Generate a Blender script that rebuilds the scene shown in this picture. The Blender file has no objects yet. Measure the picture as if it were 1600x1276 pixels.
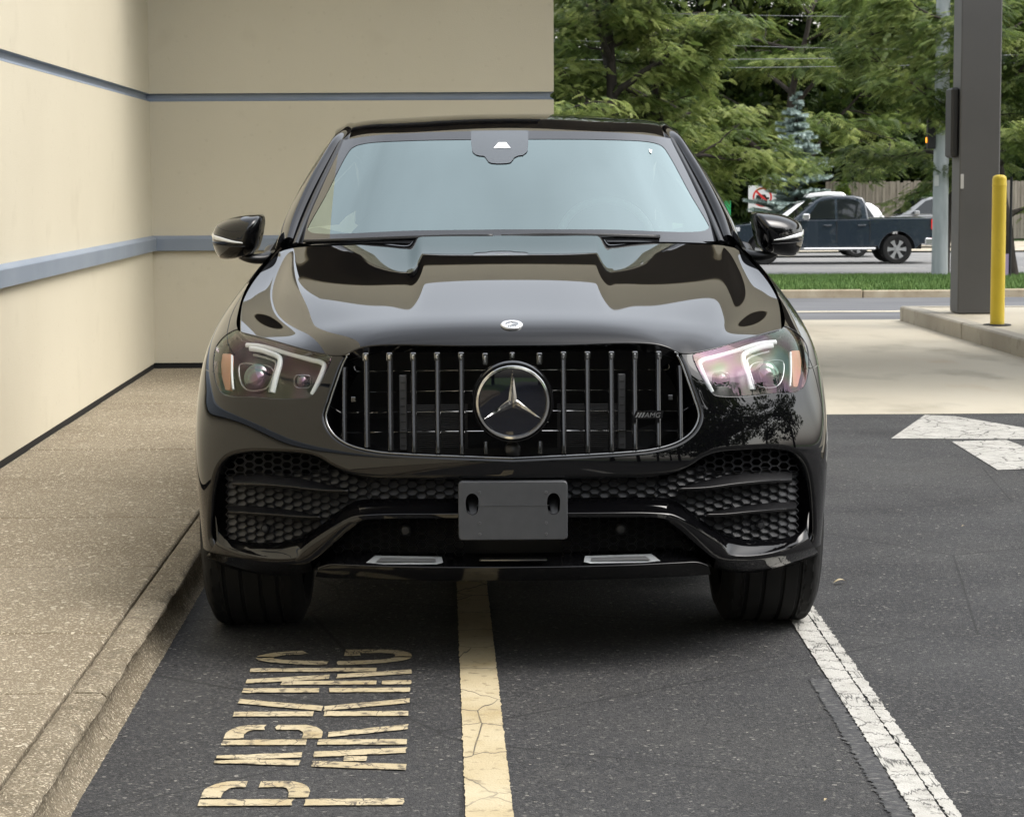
import bpy, math, random
import numpy as np
from math import radians, sin, cos, pi

# ------------------------------------------------------------------ camera, sky, sun, exposure
scene = bpy.context.scene
COL = scene.collection
F_PX = 3512.0                     # focal length in photo pixels (photo 1600 x 1276)
CAM_H = 1.45
PITCH = math.atan((638 - 284) / F_PX)
ROLL = radians(0.30)

cam_d = bpy.data.cameras.new('camera')
cam = bpy.data.objects.new('camera', cam_d); COL.objects.link(cam)
cam_d.sensor_width = 36.0
cam_d.lens = F_PX / 1600 * 36.0
cam_d.clip_start = 0.1; cam_d.clip_end = 3000
cam.location = (0, 0, CAM_H)
from mathutils import Matrix, Vector
cam.matrix_world = (Matrix.Translation((0, 0, CAM_H)) @ Matrix.Rotation(pi / 2 - PITCH, 4, 'X') @ Matrix.Rotation(-ROLL, 4, 'Z'))
cam_d.dof.use_dof = True; cam_d.dof.focus_distance = 6.9; cam_d.dof.aperture_fstop = 20.0
scene.camera = cam

SUN_EL, SUN_AZ = radians(56), radians(104)      # azimuth clockwise from +Y: light from the right
world = bpy.data.worlds.new('World'); scene.world = world; world.use_nodes = True
wn = world.node_tree; wn.nodes.clear()
w_out = wn.nodes.new('ShaderNodeOutputWorld'); w_bg = wn.nodes.new('ShaderNodeBackground')
w_sky = wn.nodes.new('ShaderNodeTexSky'); w_sky.sky_type = 'NISHITA'; w_sky.sun_disc = False
w_sky.sun_elevation = SUN_EL; w_sky.sun_rotation = SUN_AZ
w_sky.air_density = 1.6; w_sky.dust_density = 4.0; w_sky.ozone_density = 1.0
w_hsv = wn.nodes.new('ShaderNodeHueSaturation'); w_hsv.inputs['Saturation'].default_value = 0.28
w_tc = wn.nodes.new('ShaderNodeTexCoord')
w_no = wn.nodes.new('ShaderNodeTexNoise'); w_no.inputs['Scale'].default_value = 1.5; w_no.inputs['Detail'].default_value = 5
w_mr = wn.nodes.new('ShaderNodeMapRange'); w_mr.inputs['From Min'].default_value = .3; w_mr.inputs['From Max'].default_value = .75
w_mr.inputs['To Min'].default_value = .62; w_mr.inputs['To Max'].default_value = 1.38
w_mu = wn.nodes.new('ShaderNodeVectorMath'); w_mu.operation = 'SCALE'
wn.links.new(w_tc.outputs['Generated'], w_no.inputs['Vector'])
wn.links.new(w_no.outputs['Fac'], w_mr.inputs['Value'])
wn.links.new(w_sky.outputs['Color'], w_hsv.inputs['Color'])
wn.links.new(w_hsv.outputs['Color'], w_mu.inputs[0]); wn.links.new(w_mr.outputs['Result'], w_mu.inputs['Scale'])
wn.links.new(w_mu.outputs['Vector'], w_bg.inputs['Color']); w_bg.inputs['Strength'].default_value = 0.15
wn.links.new(w_bg.outputs['Background'], w_out.inputs['Surface'])

sun_d = bpy.data.lights.new('sun', 'SUN'); sun_d.energy = 0.5; sun_d.angle = radians(40); sun_d.color = (1, .96, .9)
sun = bpy.data.objects.new('sun', sun_d); COL.objects.link(sun)
sd = Vector((sin(SUN_AZ) * cos(SUN_EL), cos(SUN_AZ) * cos(SUN_EL), sin(SUN_EL)))
sun.rotation_euler = sd.to_track_quat('Z', 'Y').to_euler()

scene.view_settings.view_transform = 'Standard'; scene.view_settings.look = 'None'
scene.view_settings.exposure = 1.3; scene.view_settings.gamma = 1.0; scene.view_settings.use_curve_mapping = False

# ------------------------------------------------------------------ pixel helpers (photo pixels -> directions)
CM = np.array(cam.matrix_world)
def ground(px, py, z=0.0):
    d = CM[:3, :3] @ np.array([(px - 800) / F_PX, -(py - 638) / F_PX, -1.0])
    t = (z - CAM_H) / d[2]
    return np.array([d[0] * t, d[1] * t, z])
def at_depth(px, py, y):
    d = CM[:3, :3] @ np.array([(px - 800) / F_PX, -(py - 638) / F_PX, -1.0])
    t = y / d[1]
    return np.array([d[0] * t, y, CAM_H + d[2] * t])

BROT = 0.031                       # the building, kerb and painted bay run this far off the camera axis
def bf(xb, yb, z=0.0):
    return (xb - BROT * yb, yb + BROT * xb * 0, z)

# ------------------------------------------------------------------ materials
MATS = {}
def pm(name, col, rough=.5, metal=0., coat=0., ior=1.5, **kw):
    if name in MATS: return MATS[name]
    m = bpy.data.materials.new(name); m.use_nodes = True
    b = m.node_tree.nodes['Principled BSDF']
    b.inputs['Base Color'].default_value = (*col, 1); b.inputs['Roughness'].default_value = rough
    b.inputs['Metallic'].default_value = metal; b.inputs['IOR'].default_value = ior
    b.inputs['Coat Weight'].default_value = coat; b.inputs['Coat Roughness'].default_value = .02
    for k, v in kw.items(): b.inputs[k.replace('_', ' ')].default_value = v
    MATS[name] = m; return m

def noisy(name, stops, scale=5., rough=.8, bump=0., bscale=None, detail=6, coords='Object', dist=.01, stretch=(1, 1, 1), rough2=None, layers=()):
    """colour ramp driven by noise; layers = (kind, scale, lo, hi, colour, strength) speckles and stains laid on top"""
    if name in MATS: return MATS[name]
    m = bpy.data.materials.new(name); m.use_nodes = True; nt = m.node_tree; L = nt.links.new
    b = nt.nodes['Principled BSDF']; b.inputs['Roughness'].default_value = rough
    tc = nt.nodes.new('ShaderNodeTexCoord'); mp = nt.nodes.new('ShaderNodeMapping'); mp.inputs['Scale'].default_value = stretch
    L(tc.outputs[coords], mp.inputs['Vector'])
    n = nt.nodes.new('ShaderNodeTexNoise'); n.inputs['Scale'].default_value = scale; n.inputs['Detail'].default_value = detail
    L(mp.outputs['Vector'], n.inputs['Vector'])
    r = nt.nodes.new('ShaderNodeValToRGB'); L(n.outputs['Fac'], r.inputs['Fac'])
    e = r.color_ramp.elements
    while len(e) < len(stops): e.new(.5)
    for i, (p, c) in enumerate(stops): e[i].position = p; e[i].color = (*c, 1)
    out = r.outputs['Color']
    for (kind, sc, lo, hi, c, st) in layers:
        if kind == 'vor':
            t = nt.nodes.new('ShaderNodeTexVoronoi'); t.inputs['Scale'].default_value = sc; o = t.outputs['Distance']
        elif kind == 'cell':
            t = nt.nodes.new('ShaderNodeTexVoronoi'); t.inputs['Scale'].default_value = sc
            s_ = nt.nodes.new('ShaderNodeSeparateColor'); L(t.outputs['Color'], s_.inputs[0]); o = s_.outputs[0]
        elif kind == 'crack':
            t = nt.nodes.new('ShaderNodeTexVoronoi'); t.feature = 'DISTANCE_TO_EDGE'; t.inputs['Scale'].default_value = sc; o = t.outputs['Distance']
        else:
            t = nt.nodes.new('ShaderNodeTexNoise'); t.inputs['Scale'].default_value = sc; t.inputs['Detail'].default_value = 8; o = t.outputs['Fac']
        if kind == 'crack':
            wv = nt.nodes.new('ShaderNodeTexNoise'); wv.inputs['Scale'].default_value = sc * 3
            ad = nt.nodes.new('ShaderNodeMix'); ad.data_type = 'VECTOR'; ad.inputs['Factor'].default_value = .05
            L(mp.outputs['Vector'], ad.inputs[4]); L(wv.outputs['Color'], ad.inputs[5]); L(ad.outputs[1], t.inputs['Vector'])
        else: L(mp.outputs['Vector'], t.inputs['Vector'])
        mr = nt.nodes.new('ShaderNodeMapRange'); mr.inputs['From Min'].default_value = lo; mr.inputs['From Max'].default_value = hi
        mr.inputs['To Min'].default_value = 0; mr.inputs['To Max'].default_value = st
        L(o, mr.inputs['Value'])
        mx = nt.nodes.new('ShaderNodeMix'); mx.data_type = 'RGBA'; L(mr.outputs['Result'], mx.inputs['Factor'])
        L(out, mx.inputs[6]); mx.inputs[7].default_value = (*c, 1); out = mx.outputs[2]
    L(out, b.inputs['Base Color'])
    if rough2 is not None:
        mr = nt.nodes.new('ShaderNodeMapRange'); mr.inputs['To Min'].default_value = rough; mr.inputs['To Max'].default_value = rough2
        mr.inputs['From Min'].default_value = .35; mr.inputs['From Max'].default_value = .65
        L(n.outputs['Fac'], mr.inputs['Value']); L(mr.outputs['Result'], b.inputs['Roughness'])
    if bump:
        n2 = nt.nodes.new('ShaderNodeTexNoise'); n2.inputs['Scale'].default_value = bscale or scale * 8; n2.inputs['Detail'].default_value = 5
        L(mp.outputs['Vector'], n2.inputs['Vector'])
        bp = nt.nodes.new('ShaderNodeBump'); bp.inputs['Strength'].default_value = bump; bp.inputs['Distance'].default_value = dist
        L(n2.outputs['Fac'], bp.inputs['Height']); L(bp.outputs['Normal'], b.inputs['Normal'])
    MATS[name] = m; return m

def thin_glass(name, tint=(.9, .95, .93), film=0., film_ior=1.6, rough=.0, ior=1.5, tint_r=None, film_var=0.):
    """a pane: clear transmission plus the surface reflection added on top"""
    if name in MATS: return MATS[name]
    m = bpy.data.materials.new(name); m.use_nodes = True; nt = m.node_tree
    b = nt.nodes['Principled BSDF']; b.inputs['Base Color'].default_value = (0, 0, 0, 1); b.inputs['Roughness'].default_value = rough
    b.inputs['IOR'].default_value = ior
    if tint_r: b.inputs['Specular Tint'].default_value = (*tint_r, 1)
    if film: b.inputs['Thin Film Thickness'].default_value = film; b.inputs['Thin Film IOR'].default_value = film_ior
    if film_var:      # the coating is uneven, so its colour wanders
        tc = nt.nodes.new('ShaderNodeTexCoord'); nz = nt.nodes.new('ShaderNodeTexNoise'); nz.inputs['Scale'].default_value = 7.; nz.inputs['Detail'].default_value = 1.
        mr = nt.nodes.new('ShaderNodeMapRange'); mr.inputs['From Min'].default_value = .3; mr.inputs['From Max'].default_value = .7
        mr.inputs['To Min'].default_value = film - film_var; mr.inputs['To Max'].default_value = film + film_var
        nt.links.new(tc.outputs['Object'], nz.inputs['Vector']); nt.links.new(nz.outputs['Fac'], mr.inputs['Value']); nt.links.new(mr.outputs['Result'], b.inputs['Thin Film Thickness'])
    t = nt.nodes.new('ShaderNodeBsdfTransparent'); t.inputs['Color'].default_value = (*tint, 1)
    a = nt.nodes.new('ShaderNodeAddShader'); o = nt.nodes['Material Output']
    nt.links.new(b.outputs[0], a.inputs[0]); nt.links.new(t.outputs[0], a.inputs[1]); nt.links.new(a.outputs[0], o.inputs['Surface'])
    MATS[name] = m; return m

# ------------------------------------------------------------------ mesh helpers
def mobj(name, V, Fc, mat, parent=None, smooth=True, N=None, angle=None):
    me = bpy.data.meshes.new(name)
    V = np.asarray(V, float)
    if isinstance(Fc, np.ndarray):
        k = Fc.shape[1]
        me.vertices.add(len(V)); me.vertices.foreach_set('co', V.astype(np.float32).ravel())
        me.loops.add(Fc.size); me.loops.foreach_set('vertex_index', Fc.astype(np.int32).ravel())
        me.polygons.add(len(Fc)); me.polygons.foreach_set('loop_start', np.arange(0, Fc.size, k, dtype=np.int32))
        me.update(calc_edges=True); me.validate()
    else:
        me.from_pydata([tuple(v) for v in V], [], [tuple(int(i) for i in f) for f in Fc])
    me.polygons.foreach_set('use_smooth', [smooth] * len(me.polygons))
    me.update()
    if angle is not None: me.set_sharp_from_angle(angle=radians(angle))
    if N is not None and len(me.vertices) == len(N): me.normals_split_custom_set_from_vertices([tuple(n) for n in N])
    if isinstance(mat, (list, tuple)):
        for q in mat: me.materials.append(q)
    elif mat: me.materials.append(mat)
    o = bpy.data.objects.new(name, me); COL.objects.link(o)
    if parent: o.parent = parent
    return o
def tag(o, label=None, cat=None, group=None, kind=None):
    if label: o['label'] = label
    if cat: o['category'] = cat
    if group: o['group'] = group
    if kind: o['kind'] = kind
    return o
def empty(name, loc=(0, 0, 0), rz=0.):
    o = bpy.data.objects.new(name, None); COL.objects.link(o); o.location = loc; o.rotation_euler = (0, 0, rz); o.empty_display_size = .1
    return o
class MB:
    def __init__(s): s.V = []; s.F = []
    def add(s, V, Fc):
        b = len(s.V); s.V += [tuple(v) for v in V]; s.F += [tuple(int(i) + b for i in f) for f in Fc]; return s
    def box(s, x0, x1, y0, y1, z0, z1, bev=0.):
        if bev <= 0:
            V = [(x, y, z) for z in (z0, z1) for y in (y0, y1) for x in (x0, x1)]
            return s.add(V, [(0, 2, 3, 1), (4, 5, 7, 6), (0, 1, 5, 4), (2, 6, 7, 3), (0, 4, 6, 2), (1, 3, 7, 5)])
        b = bev; V = []; Fq = []
        c = [(x0, x1), (y0, y1), (z0, z1)]
        idx = {}
        for ix in (0, 1):
            for iy in (0, 1):
                for iz in (0, 1):
                    p = [c[0][ix], c[1][iy], c[2][iz]]; sg = [1 - 2 * ix, 1 - 2 * iy, 1 - 2 * iz]
                    for ax in range(3):
                        q = [p[k] + (sg[k] * b if k != ax else 0) for k in range(3)]
                        idx[(ix, iy, iz, ax)] = len(V); V.append(q)
        g = lambda ix, iy, iz, ax: idx[(ix, iy, iz, ax)]
        for v in (0, 1):
            f = [g(v, 0, 0, 0), g(v, 1, 0, 0), g(v, 1, 1, 0), g(v, 0, 1, 0)]; Fq.append(f if v else f[::-1])
            f = [g(0, v, 0, 1), g(0, v, 1, 1), g(1, v, 1, 1), g(1, v, 0, 1)]; Fq.append(f if v else f[::-1])
            f = [g(0, 0, v, 2), g(1, 0, v, 2), g(1, 1, v, 2), g(0, 1, v, 2)]; Fq.append(f if v else f[::-1])
        ce = np.array([(x0 + x1) / 2, (y0 + y1) / 2, (z0 + z1) / 2])
        def orient(f):
            P = np.array([V[i] for i in f]); n = np.cross(P[1] - P[0], P[2] - P[0])
            return f if np.dot(n, P.mean(0) - ce) > 0 else f[::-1]
        for a_ in (0, 1):
            for b_ in (0, 1):
                Fq.append(orient([g(a_, b_, 0, 0), g(a_, b_, 1, 0), g(a_, b_, 1, 1), g(a_, b_, 0, 1)]))
                Fq.append(orient([g(a_, 0, b_, 0), g(a_, 1, b_, 0), g(a_, 1, b_, 2), g(a_, 0, b_, 2)]))
                Fq.append(orient([g(0, a_, b_, 1), g(1, a_, b_, 1), g(1, a_, b_, 2), g(0, a_, b_, 2)]))
        for ix in (0, 1):
            for iy in (0, 1):
                for iz in (0, 1): Fq.append(orient([g(ix, iy, iz, 0), g(ix, iy, iz, 1), g(ix, iy, iz, 2)]))
        return s.add(V, Fq)
    def prism(s, poly, axis, a0, a1):
        """extrude a polygon (list of 2D points in the two remaining axes, in x,y,z order) along axis"""
        n = len(poly); V = []
        for a in (a0, a1):
            for (p, q) in poly:
                V.append({'x': (a, p, q), 'y': (p, a, q), 'z': (p, q, a)}[axis])
        Fq = [tuple(range(n))[::-1], tuple(range(n, 2 * n))] + [(i, (i + 1) % n, n + (i + 1) % n, n + i) for i in range(n)]
        return s.add(V, Fq)
    def tube(s, path, rad, n=8, cap=True):
        V, Fq = tube(path, rad, n, cap); return s.add(V, Fq)
    def build(s, name, mat, parent=None, smooth=False, angle=None): 
        o = mobj(name, s.V, s.F, mat, parent, smooth, angle=angle)
        import bmesh
        bm = bmesh.new(); bm.from_mesh(o.data); bmesh.ops.recalc_face_normals(bm, faces=bm.faces); bm.to_mesh(o.data); bm.free()
        return o

def frames(P):
    P = np.asarray(P, float); T = np.gradient(P, axis=0); T /= np.linalg.norm(T, axis=1)[:, None] + 1e-12
    return P, T
def tube(path, rad, n=8, cap=True, flat=1.0, upv=None):
    P, T = frames(path); m = len(P); rad = np.broadcast_to(np.asarray(rad, float), (m,))
    ref = np.array(upv if upv is not None else (0., 0, 1))
    if upv is None and abs(T[:, 2]).mean() > .8: ref = np.array([1., 0, 0])
    V = []
    for i in range(m):
        a = np.cross(T[i], ref); a /= np.linalg.norm(a) + 1e-9; b = np.cross(a, T[i])
        for k in range(n):
            t = 2 * pi * k / n; V.append(P[i] + rad[i] * (cos(t) * a + flat * sin(t) * b))
    Fq = [(i * n + k, i * n + (k + 1) % n, (i + 1) * n + (k + 1) % n, (i + 1) * n + k) for i in range(m - 1) for k in range(n)]
    if cap: Fq += [tuple(range(n))[::-1], tuple(range((m - 1) * n, m * n))]
    return np.array(V), Fq
def catmull(pts, k=8, closed=False):
    P = np.asarray(pts, float); n = len(P); out = []
    rng = range(n) if closed else range(n - 1)
    for i in rng:
        p1 = P[i]; p2 = P[(i + 1) % n]
        p0 = P[(i - 1) % n] if (closed or i > 0) else 2 * p1 - p2
        p3 = P[(i + 2) % n] if (closed or i + 2 < n) else 2 * p2 - p1
        d0 = max(np.linalg.norm(p1 - p0), 1e-6) ** .5; d1 = max(np.linalg.norm(p2 - p1), 1e-6) ** .5; d2 = max(np.linalg.norm(p3 - p2), 1e-6) ** .5
        m1 = ((p1 - p0) / d0 - (p2 - p0) / (d0 + d1) + (p2 - p1) / d1) * d1
        m2 = ((p2 - p1) / d1 - (p3 - p1) / (d1 + d2) + (p3 - p2) / d2) * d1
        for j in range(k):
            t = j / k; out.append((2 * t**3 - 3 * t**2 + 1) * p1 + (t**3 - 2 * t**2 + t) * m1 + (-2 * t**3 + 3 * t**2) * p2 + (t**3 - t**2) * m2)
    if not closed: out.append(P[-1])
    return np.array(out)
def rgrid(nr, nc, wrap=False):
    i, j = np.meshgrid(np.arange(nr - 1), np.arange(nc if wrap else nc - 1), indexing='ij'); j2 = (j + 1) % nc
    return np.stack([i * nc + j, i * nc + j2, (i + 1) * nc + j2, (i + 1) * nc + j], -1).reshape(-1, 4)
def lathe(prof, n=32, axis='x'):
    """revolve (r, a) profile about an axis"""
    V = []
    for (r, a) in prof:
        for k in range(n):
            t = 2 * pi * k / n; c, s_ = r * cos(t), r * sin(t)
            V.append({'x': (a, c, s_), 'y': (c, a, s_), 'z': (c, s_, a)}[axis])
    return np.array(V), rgrid(len(prof), n, True)

M_DARK = pm('black_matte', (.006, .006, .0065), .7)
# ------------------------------------------------------------------ surfaces
rng = np.random.default_rng(7)
M_ASPH = noisy('asphalt', [(.25, (.020, .0205, .023)), (.5, (.028, .0285, .031)), (.75, (.040, .040, .042))], 1.3, .80, 1., 200, dist=.008, rough2=.62,
               layers=[('noise', .5, .48, .68, (.052, .051, .048), .6), ('noise', 4, .5, .72, (.048, .047, .046), .6), ('vor', 230, .24, .08, (.10, .097, .09), .8), ('cell', 190, .84, .95, (.10, .098, .093), .9),
                       ('cell', 150, .22, .08, (.008, .008, .009), .9), ('cell', 130, .965, .985, (.17, .165, .15), .8), ('cell', 120, .993, .997, (.30, .285, .255), .8), ('noise', 55, .52, .66, (.078, .076, .073), .6), ('noise', 1.1, .60, .74, (.012, .012, .013), .6), ('crack', .55, .0032, .0012, (.010, .010, .010), .75)])
M_ASPH2 = noisy('street_asphalt', [(.3, (.17, .17, .172)), (.7, (.24, .238, .232))], .6, .85, .3, 60, layers=[('noise', .12, .5, .65, (.28, .275, .265), .6)])
M_ASPH3 = noisy('drive_asphalt', [(.3, (.085, .087, .094)), (.7, (.14, .142, .148))], .35, .8, .3, 60)
M_SIDE = noisy('aggregate_concrete', [(.25, (.155, .124, .08)), (.5, (.205, .17, .115)), (.78, (.27, .23, .165))], 1.1, .85, 1., 190, dist=.006,
               layers=[('cell', 210, .78, .93, (.56, .49, .37), .9), ('cell', 240, .25, .08, (.13, .10, .062), .8), ('cell', 90, .96, .985, (.60, .54, .43), .9), ('noise', 9, .55, .75, (.18, .14, .09), .5), ('vor', 420, .2, .03, (.60, .54, .43), .6)])
M_CONC = noisy('apron_concrete', [(.3, (.40, .355, .27)), (.55, (.49, .445, .35)), (.75, (.55, .51, .425))], .55, .8, .25, 90, stretch=(1, .5, 1),
               layers=[('noise', 1.5, .54, .72, (.20, .175, .125), .6), ('noise', .8, .62, .74, (.38, .23, .10), .5)])
M_ISL = noisy('island_concrete', [(.3, (.27, .245, .20)), (.7, (.40, .37, .31))], 1.2, .85, .3, 80, layers=[('noise', 5, .58, .72, (.17, .15, .12), .6)])
M_STUCCO = noisy('stucco', [(.3, (.55, .50, .385)), (.7, (.58, .53, .41))], .9, .85, .35, 120, dist=.004, layers=[('noise', .35, .55, .8, (.49, .44, .325), .5), ('noise', 3.5, .60, .78, (.45, .40, .295), .35), ('cell', 55, .985, .995, (.46, .41, .30), .25)])
M_BAND = noisy('blue_grey_paint', [(.3, (.19, .225, .275)), (.7, (.225, .26, .31))], 3, .6, .15, 90, dist=.003)
M_GRASS = noisy('grass_soil', [(.3, (.035, .075, .015)), (.7, (.07, .125, .03))], 6, .9, .5, 60)
M_KERB2 = noisy('kerb_concrete', [(.3, (.28, .225, .15)), (.7, (.40, .345, .25))], 3, .85, .5, 40, layers=[('noise', 14, .6, .75, (.18, .14, .10), .7)])
M_WHITE = noisy('white_road_paint', [(.3, (.40, .39, .355)), (.7, (.50, .49, .455))], 5, .75, .8, 160, dist=.005,
                layers=[('noise', 14, .45, .65, (.33, .32, .29), .6), ('crack', 6.5, .03, .008, (.05, .05, .046), .9), ('noise', 38, .58, .68, (.16, .155, .14), .85)])
M_YELL = noisy('yellow_road_paint', [(.3, (.40, .325, .19)), (.7, (.50, .43, .285))], 5, .7, .6, 160, dist=.004,
               layers=[('crack', 3.2, .012, .004, (.06, .05, .04), .95), ('noise', 7, .55, .70, (.37, .29, .15), .6), ('noise', 30, .58, .70, (.20, .16, .095), .8), ('noise', 3, .5, .7, (.53, .47, .33), .6)])
M_CREAM = noisy('cream_stencil_paint', [(.3, (.40, .33, .20)), (.7, (.50, .43, .29))], 7, .7, .6, 160, dist=.004,
                layers=[('noise', 8, .56, .70, (.36, .27, .14), .6), ('noise', 34, .54, .66, (.10, .085, .062), .9), ('crack', 9, .02, .008, (.06, .05, .045), .9)])

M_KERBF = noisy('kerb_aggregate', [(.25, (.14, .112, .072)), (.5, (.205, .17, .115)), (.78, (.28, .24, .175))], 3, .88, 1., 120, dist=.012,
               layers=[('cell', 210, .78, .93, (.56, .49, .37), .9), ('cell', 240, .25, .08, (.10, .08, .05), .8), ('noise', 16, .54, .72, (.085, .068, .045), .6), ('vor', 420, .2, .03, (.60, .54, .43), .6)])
# ------------------------------------------------------------------ ground and roads
def zprof(y):
    return np.interp(y, [-400, 24, 46, 2000], [0, 0, -.95, -.95])
def sheet(name, x0, x1, ys, dz, mat, nx=2, kind='structure', skew=BROT):
    V = []; xs = np.linspace(x0, x1, nx)
    for y in ys:
        for x in xs: V.append((x - skew * y, y, float(zprof(y)) + dz))
    o = mobj(name, V, rgrid(len(ys), nx), mat, None, False); tag(o, kind=kind); return o
sheet('ground', -900, 900, [-700, -40, 0, 24, 30, 36, 46, 80, 1500], -.06, M_GRASS)
ASPH = sheet('parking_lot', -.955, 60, [-45, 0, 6, 13.9], 0, M_ASPH)
sheet('apron', .81, 15, [13.9, 23.4], .002, M_CONC)
sheet('parking_lot_edge', 15, 60, [13.9, 23.4], 0, M_ASPH)
sheet('access_drive', -40, 60, [23.4, 24, 30, 36, 46], 0, M_ASPH3)
sheet('street', -200, 200, [53, 73], .05, M_ASPH2, skew=0)
sheet('far_pavement', -200, 200, [73, 84], .10, M_CONC, skew=0)
# painted lane line on the street
for nm, y in (('lane_marking', 60.2), ('lane_marking', 66.6)):
    tag(mobj(nm, [(-60, y, -.894), (60, y, -.894), (60, y + .12, -.894), (-60, y + .12, -.894)], [(0, 1, 2, 3)], M_WHITE, None, False), kind='structure')
# drainage strip across the drive (pale band in the photo)
tag(mobj('concrete_gutter', [(-10, 26.6, float(zprof(26.6)) + .006), (60, 26.6, float(zprof(26.6)) + .006), (60, 27.7, float(zprof(27.7)) + .006), (-10, 27.7, float(zprof(27.7)) + .006)], [(0, 1, 2, 3)], M_CONC, None, False), kind='structure')

# grass verge behind a kerb
verge = mobj('grass_verge', [(-40, 46.16, -.80), (60, 46.16, -.80), (60, 49.5, -.74), (-40, 49.5, -.74), (60, 53, -.82), (-40, 53, -.82)], [(0, 1, 2, 3), (3, 2, 4, 5)], M_GRASS, None, True)
tag(verge, kind='structure')
vk = empty('verge_kerb', (0, 46, -.95)); tag(vk, kind='structure')
for i in range(-3, 11):
    m = MB(); m.box(i * 2.4, i * 2.4 + 2.385, 0, .16, -.02, .16 + .01 * rng.uniform(-1, 1), .02); m.build('kerb_stone', M_KERB2, vk)
def blades(n, x0, x1, y0, y1, zf, h0, h1, seed):
    r = np.random.default_rng(seed); p = np.stack([r.uniform(x0, x1, n), r.uniform(y0, y1, n)], 1); z = zf(p[:, 1])
    a = r.uniform(0, 2 * pi, n); h = r.uniform(h0, h1, n); w = .012; le = r.normal(0, .035, (n, 2))
    b = np.stack([np.cos(a) * w, np.sin(a) * w], 1)
    V = np.zeros((n, 3, 3)); V[:, 0, :2] = p - b; V[:, 1, :2] = p + b; V[:, 2, :2] = p + le; V[:, 0, 2] = V[:, 1, 2] = z - .01; V[:, 2, 2] = z + h
    return V.reshape(-1, 3), np.arange(3 * n).reshape(-1, 3)
M_BLADE = noisy('grass_blade', [(.3, (.06, .135, .022)), (.7, (.12, .20, .045))], 2.5, .7)
V, Fq = blades(42000, 3.5, 15, 46.2, 53, lambda y: np.interp(y, [46.16, 49.5, 53], [-.8, -.74, -.82]), .06, .13, 3)
tag(mobj('verge_grass', V, Fq, M_BLADE, None, False), 'short mown green grass on the verge beside the street', 'grass', kind='stuff')

# ------------------------------------------------------------------ sidewalk slabs and kerb (parts of the setting)
SZ = .13
walk = empty('sidewalk', bf(-1.5, 8)); tag(walk, kind='structure')
kerb = empty('kerb', bf(-.92, 8)); tag(kerb, kind='structure')
joints = [-8, -6.2, -4.4, -2.6, -.8, .95, 2.3, 3.45, 4.6, 5.76, 6.55, 7.71, 8.86, 10.0, 11.15, 12.3, 13.5, 14.8, 16.1]
g = .0045
for a, b in zip(joints[:-1], joints[1:]):
    ox, oy, oz = walk.location
    m = MB(); x0, x1 = -2.075, -.987 - g
    dzz = rng.uniform(-.002, .002)
    V = []
    m.box(x0, x1, a + g * .6, b - g * .6, -.02, SZ + dzz, .006)
    m.V = [(x - BROT * y - ox, y - oy, z - oz) for x, y, z in m.V]
    m.build('slab', M_SIDE, walk)
    # kerb stone with a worn, chipped arris
    ny = max(8, int((b - a) / .022)); ys = np.linspace(a + .002, b - .002, ny)
    sm = lambda n, k: np.convolve(rng.normal(0, 1, n + 2 * k), np.ones(2 * k + 1) / (2 * k + 1) ** .5, 'valid')
    chip = np.clip(sm(ny, 5) * .005 + sm(ny, 1) * .005 + .003, 0, .030); wob = sm(ny, 6) * .0022
    ox, oy, oz = kerb.location
    prof = lambda c, w: [(-.987 + g, -.02), (-.987 + g, SZ - .008), (-.987 + g + .012, SZ), (-.93, SZ), (-.872 - c * 1.5, SZ - .0005), (-.860 - c * 1.3, SZ - .002 - .2 * c), (-.852 - c * 1.1 + w, SZ - .006 - .4 * c), (-.850 - c * .8 + w, SZ - .014 - .6 * c), (-.862 + w - c * .4, SZ - .028 - c), (-.878 + w, .078), (-.876 + w, .045), (-.864 + w * .6, .020), (-.850, .006), (-.842, .0042), (-.822, -.012)]
    V = [((x if x < -.935 else x - .030) - BROT * y - ox, y - oy, z - oz + rng.normal(0, .0008)) for y, c, w in zip(ys, chip, wob) for x, z in prof(c, w)]
    k = len(prof(0, 0)); Fk = [tuple(f) for f in rgrid(ny, k)[:, ::-1]] + [tuple(range(k)), tuple(range((ny - 1) * k, ny * k))[::-1]]
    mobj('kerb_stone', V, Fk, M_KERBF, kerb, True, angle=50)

# ------------------------------------------------------------------ painted markings
def flat(name, polys, mat, dz=.004, z=0.):
    m = MB()
    for P in polys: m.add([(p[0], p[1], z + dz) for p in P], [tuple(range(len(P)))])
    o = m.build(name, mat); tag(o, kind='structure'); return o
def ragged(x0, x1, y0, y1, n=90, amp=.0025, fr=lambda x, y: bf(x, y)[:2]):
    ys = np.linspace(y0, y1, n); P = [fr(x1 + rng.normal(0, amp), y) for y in ys] + [fr(x0 + rng.normal(0, amp), y) for y in ys[::-1]]
    return P
flat('yellow_line', [ragged(.045, .155, 3.2, 12.6, 700, .0011)], M_YELL)
idw = lambda x, y: (x, y)
flat('white_line', [ragged(.918, .986, 3.2, 12.5, 700, .0014, idw), ragged(.991, 1.025, 3.2, 12.5, 700, .0022, idw)], M_WHITE)
M_GHOST = noisy('worn_white_paint', [(.42, (.042, .043, .046)), (.58, (.07, .07, .07)), (.72, (.17, .165, .155))], 70, .8, .6, 160, stretch=(.6, 1, 1))
flat('worn_white_line', [ragged(.862, .914, 3.2, 6.45, 420, .005, idw)], M_GHOST, .003)
g2 = lambda L: [ground(*p)[:2] for p in L]
flat('direction_arrow', [g2([(1392, 686), (1445, 649), (1492, 651), (1600, 669), (1700, 687)]), g2([(1486, 690), (1572, 688), (1690, 731), (1559, 735)])], M_WHITE)
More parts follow.
